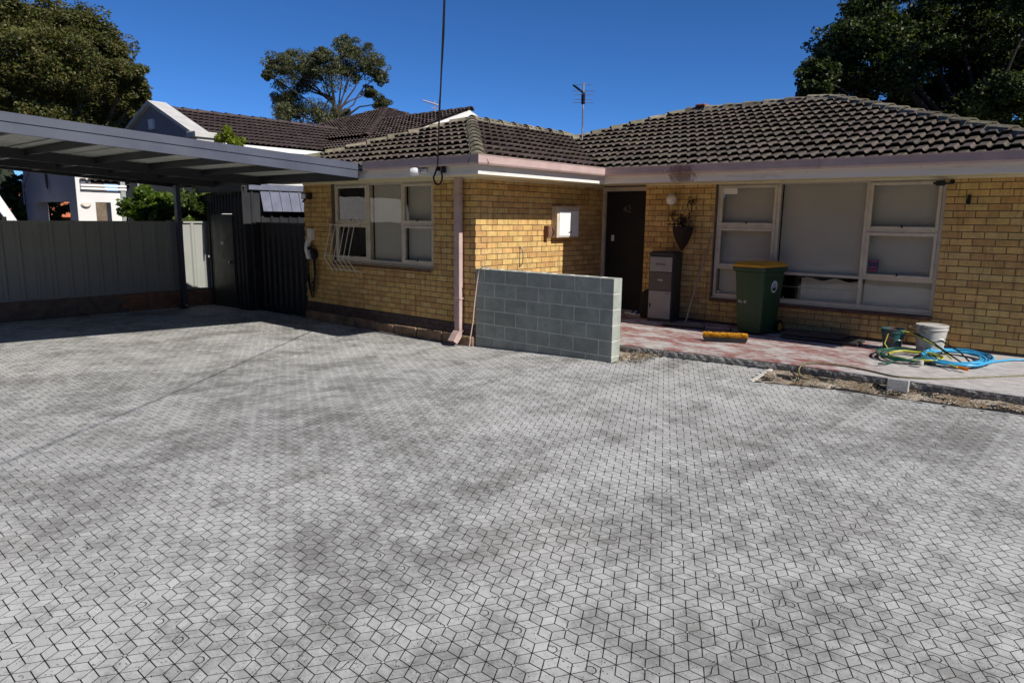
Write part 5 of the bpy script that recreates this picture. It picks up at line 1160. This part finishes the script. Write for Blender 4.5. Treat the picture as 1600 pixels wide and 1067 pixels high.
tree('spreading_fig_tree', 'large dense dark tree towering over the carport roof', (-19.9, 2.0, -.3), (-19.7, 1.8, 3.4), [((-17.87, -0.53, 7.22), (0.74, 0.74, 0.63)), ((-18.91, 0.70, 7.69), (0.69, 0.69, 0.59)), ((-17.90, 1.32, 7.42), (0.75, 0.75, 0.64)), ((-18.65, 2.26, 7.07), (0.75, 0.75, 0.64)), ((-19.74, -0.93, 6.61), (0.97, 0.97, 0.82)), ((-17.08, -0.52, 6.24), (0.91, 0.91, 0.77)), ((-16.59, 0.28, 6.14), (0.92, 0.92, 0.78)), ((-19.72, 2.34, 6.54), (0.91, 0.91, 0.77)), ((-17.06, 2.15, 6.00), (0.60, 0.60, 0.51)), ((-18.05, -1.29, 5.28), (0.92, 0.92, 0.78)), ((-21.00, 0.66, 5.65), (1.07, 1.07, 0.91)), ((-18.42, 1.14, 5.37), (0.97, 0.97, 0.83)), ((-19.54, 2.80, 5.58), (0.79, 0.79, 0.67)), ((-17.86, 2.74, 5.62), (0.38, 0.38, 0.32)), ((-19.72, -0.64, 4.59), (0.90, 0.90, 0.76)), ((-17.36, -0.15, 4.28), (0.85, 0.85, 0.72)), ((-19.02, 1.64, 4.58), (0.88, 0.88, 0.75)), ((-19.59, 3.04, 4.98), (0.58, 0.58, 0.49)), ((-19.38, -1.39, 7.37), (0.94, 0.94, 0.80)), ((-20.40, -1.53, 5.49), (0.98, 0.98, 0.83))]  , 10500, .092, [(.085, .095, .022), (.10, .11, .026), (.055, .07, .02), (.13, .125, .035), (.12, .09, .035)], M['leafd'], M['bark'], .45, 5, 2, asp=.5, br=.3, ck=1.08)
tree('gum_tree', 'open gum tree with bare forked limbs behind the neighbour roof', (-24.1, 14.4, -.3), (-23.8, 14.75, 7.2), [((-25.81, 12.74, 9.21), (0.54, 0.54, 0.46)), ((-23.84, 12.21, 8.99), (0.61, 0.61, 0.52)), ((-25.40, 13.90, 8.63), (0.78, 0.78, 0.66)), ((-24.59, 14.14, 9.25), (0.80, 0.80, 0.68)), ((-23.38, 14.26, 8.85), (0.89, 0.89, 0.75)), ((-22.85, 13.51, 9.43), (0.49, 0.49, 0.42)), ((-24.37, 15.96, 10.37), (0.56, 0.56, 0.48)), ((-22.95, 15.76, 9.83), (0.74, 0.74, 0.63)), ((-23.20, 16.71, 9.53), (0.66, 0.66, 0.56)), ((-23.38, 17.30, 9.08), (0.40, 0.40, 0.34)), ((-23.88, 15.80, 9.16), (0.66, 0.66, 0.56)), ((-26.23, 13.58, 7.89), (0.73, 0.73, 0.62)), ((-24.95, 12.45, 6.95), (0.73, 0.73, 0.62)), ((-25.58, 13.87, 7.18), (0.86, 0.86, 0.73)), ((-24.08, 14.06, 6.76), (0.77, 0.77, 0.66)), ((-24.86, 15.67, 6.84), (0.61, 0.61, 0.52)), ((-23.68, 16.93, 8.25), (0.34, 0.34, 0.29)), ((-21.38, 15.80, 7.41), (0.35, 0.35, 0.30)), ((-24.55, 11.50, 8.38), (0.27, 0.27, 0.23))], 3900, .105, [(.085, .095, .040), (.11, .115, .048), (.055, .068, .03), (.14, .13, .06)], M['leafe'], M['bark2'], .34, 9, 4, .6, asp=.4, br=.2, ck=1.26, rise=1.6)
tree('broadleaf_tree', 'tall shadowed broadleaf tree behind the right end of the roof', (4.0, 15.6, -.3), (3.9, 15.4, 3.6), [((0.27, 13.35, 5.71), (0.49, 0.49, 0.42)), ((-0.26, 16.32, 6.79), (0.75, 0.75, 0.64)), ((0.79, 14.42, 6.84), (0.68, 0.68, 0.58)), ((0.85, 15.23, 7.67), (0.70, 0.70, 0.59)), ((0.13, 13.65, 5.26), (0.40, 0.40, 0.34)), ((0.65, 14.68, 5.73), (0.77, 0.77, 0.66)), ((1.62, 14.43, 6.72), (0.84, 0.84, 0.71)), ((1.89, 14.36, 5.71), (0.84, 0.84, 0.71)), ((2.31, 15.41, 7.17), (0.74, 0.74, 0.63)), ((2.55, 15.45, 6.31), (0.92, 0.92, 0.78)), ((2.41, 16.73, 5.48), (0.79, 0.79, 0.67)), ((3.29, 15.98, 7.13), (1.01, 1.01, 0.86)), ((3.42, 17.00, 6.11), (1.02, 1.02, 0.87)), ((3.56, 16.73, 5.10), (0.69, 0.69, 0.59)), ((4.12, 17.35, 7.61), (1.04, 1.04, 0.88)), ((4.53, 16.10, 6.16), (0.99, 0.99, 0.84)), ((4.85, 14.09, 4.88), (0.75, 0.75, 0.64)), ((5.24, 16.93, 6.69), (1.16, 1.16, 0.99)), ((5.36, 17.35, 5.44), (1.01, 1.01, 0.86)), ((1.21, 16.47, 8.79), (0.75, 0.75, 0.64)), ((2.94, 15.47, 8.37), (0.86, 0.86, 0.73)), ((3.86, 16.19, 8.37), (1.16, 1.16, 0.99)), ((5.16, 14.32, 7.50), (1.03, 1.03, 0.88)), ((0.68, 16.04, 5.28), (0.46, 0.46, 0.39)), ((1.92, 15.28, 4.99), (0.51, 0.51, 0.43)), ((5.2, 16.0, 4.4), (1.3, 1.3, 1.0)), ((6.9, 15.6, 4.0), (1.4, 1.4, 1.1)), ((3.6, 15.8, 4.5), (1.1, 1.1, .9)), ((6.2, 15.3, 3.2), (1.2, 1.2, .9)), ((8.2, 15.4, 3.4), (1.3, 1.3, 1.0))], 7600, .10, [(.036, .048, .015), (.044, .064, .018), (.022, .034, .011), (.09, .11, .03)], M['leafr'], M['bark2'], .3, 13, 2, asp=.6, br=.3, ck=1.1)
tree('background_shrubs', 'dark green shrubs between the van and the neighbour porch', (-21.5, -1.0, -.3), (-21.4, -.9, 1.2), [((-21.22, -0.30, 2.49), (0.85, 0.85, 0.73)), ((-20.25, -0.11, 1.86), (0.59, 0.59, 0.50)), ((-23.58, -0.39, 2.30), (1.02, 1.02, 0.87)), ((-23.64, 1.52, 2.59), (0.96, 0.96, 0.82)), ((-20.71, -1.60, 2.63), (1.01, 1.01, 0.86)), ((-22.81, 1.65, 2.12), (0.71, 0.71, 0.60))], 700, .26, [(.045, .065, .018), (.06, .08, .02), (.03, .04, .012)], M['leafd'], M['bark2'], .12, 17, 1, group=None)
tree('vine_hedge', 'bright green leafy hedge top behind the fence left of the carport post', (-8.9, -1.6, -.3), (-8.9, -1.6, .9), [((-8.89, -1.14, 1.93), (0.30, 0.30, 0.26)), ((-8.60, -0.97, 2.20), (0.30, 0.30, 0.25)), ((-8.65, -0.80, 1.87), (0.38, 0.38, 0.33)), ((-9.09, -0.86, 1.66), (0.31, 0.31, 0.26)), ((-8.99, -0.41, 2.08), (0.37, 0.37, 0.31)), ((-8.32, -0.55, 1.74), (0.36, 0.36, 0.30)), ((-8.85, -0.61, 1.53), (0.37, 0.37, 0.31))], 1700, .10, [(.10, .16, .02), (.13, .19, .025), (.05, .09, .015)], M['leafg'], M['bark2'], .06, 21, 1, group=None, asp=.6, ck=1.25)
tree('feathery_shrub', 'feathery green shrub spilling over the sunlit fence panel', (-8.3, -.1, -.3), (-8.3, -.1, .9), [((-8.01, -0.37, 2.04), (0.27, 0.27, 0.23)), ((-8.26, 0.04, 2.16), (0.32, 0.32, 0.27)), ((-7.94, 0.16, 2.00), (0.24, 0.24, 0.20)), ((-8.18, 0.41, 2.31), (0.28, 0.28, 0.24)), ((-8.09, 0.71, 2.40), (0.19, 0.19, 0.16)), ((-8.09, 0.11, 1.77), (0.15, 0.15, 0.13)), ((-8.52, -0.11, 1.74), (0.23, 0.23, 0.19))], 1600, .15, [(.07, .11, .022), (.10, .14, .03), (.04, .065, .015), (.15, .18, .05)], M['leafg'], M['bark2'], .06, 25, 2, .5, group=None, asp=.28, ck=1.4)
tree('golden_conifer', 'small golden conifer tip showing above the carport roof', (-8.75, 1.0, -.3), (-8.75, 1.0, 2.2), [((-8.75, 1.0, 2.6), (.45, .45, .45)), ((-8.74, 1.02, 3.0), (.44, .44, .42)), ((-8.72, 1.03, 3.32), (.34, .34, .38)), ((-8.40, 1.40, 3.05), (.18, .18, .28)), ((-8.7, 1.0, 3.58), (.2, .2, .24))], 900, .10, [(.20, .24, .02), (.26, .30, .03), (.12, .16, .02)], M['leafg'], M['bark2'], .07, 29, 0, -.8, group=None, asp=.35)
tree('distant_treetop', 'small distant treetop peeping over the neighbour ridge', (-31.9, 15.4, -.3), (-31.9, 15.4, 5.5), [((-31.36, 15.27, 7.13), (0.48, 0.48, 0.41)), ((-31.19, 14.65, 7.09), (0.29, 0.29, 0.25)), ((-32.28, 14.86, 7.05), (0.38, 0.38, 0.32))], 260, .34, [(.06, .08, .03), (.09, .10, .04)], M['leafe'], M['bark2'], .2, 33, 1, .4)

# tree belts added, mostly out of view, to block low sky light
def belt(A, p0, p1, h, thick, seed):
    rnd = random.Random(seed); p0, p1 = Vector(p0), Vector(p1); L = (p1-p0).length; n = int(L/1.6); d = (p1-p0)/n; nn = Vector((-d.y, d.x, 0)).normalized()
    hs_ = [h*rnd.uniform(.72, 1.15) for _ in range(n+1)]; V = []; m_ = 7
    for i in range(n+1):
        for k in range(m_):
            a = math.pi*k/(m_-1); V.append(tuple(p0+d*i+nn*(thick*math.cos(a)*rnd.uniform(.8, 1.2))+Vector((0, 0, -.3+hs_[i]*math.sin(a)**.6*(rnd.uniform(.88, 1.05) if 0 < k < m_-1 else 1)))))
    A.add(V, [(i*m_+k, i*m_+k+1, (i+1)*m_+k+1, (i+1)*m_+k) for i in range(n) for k in range(m_-1)], (.022, .03, .012))
    cs = [tuple(p0+d*rnd.uniform(0, n)+nn*rnd.uniform(-thick, thick)+Vector((0, 0, h*rnd.uniform(.1, 1.0)))) for _ in range(int(L*2.2))]
    leaves(A, cs, [(1.1, 1.1, 1.0)]*len(cs), [45]*len(cs), .5, [(.03, .045, .015), (.05, .06, .02), (.02, .03, .012)], seed=seed)
A = Acc(); belt(A, (-50, -25, 0), (40, -25, 0), 13.0, 2.5, 1); belt(A, (34, -25, 0), (34, 34, 0), 11.0, 2.5, 2); belt(A, (-40, -25, 0), (-37, 4, 0), 5.2, 2.0, 3)  # the low left belt also gives foliage under the carport
A.build('added_tree_belt', M['leafd'], kind='stuff', fix=False)
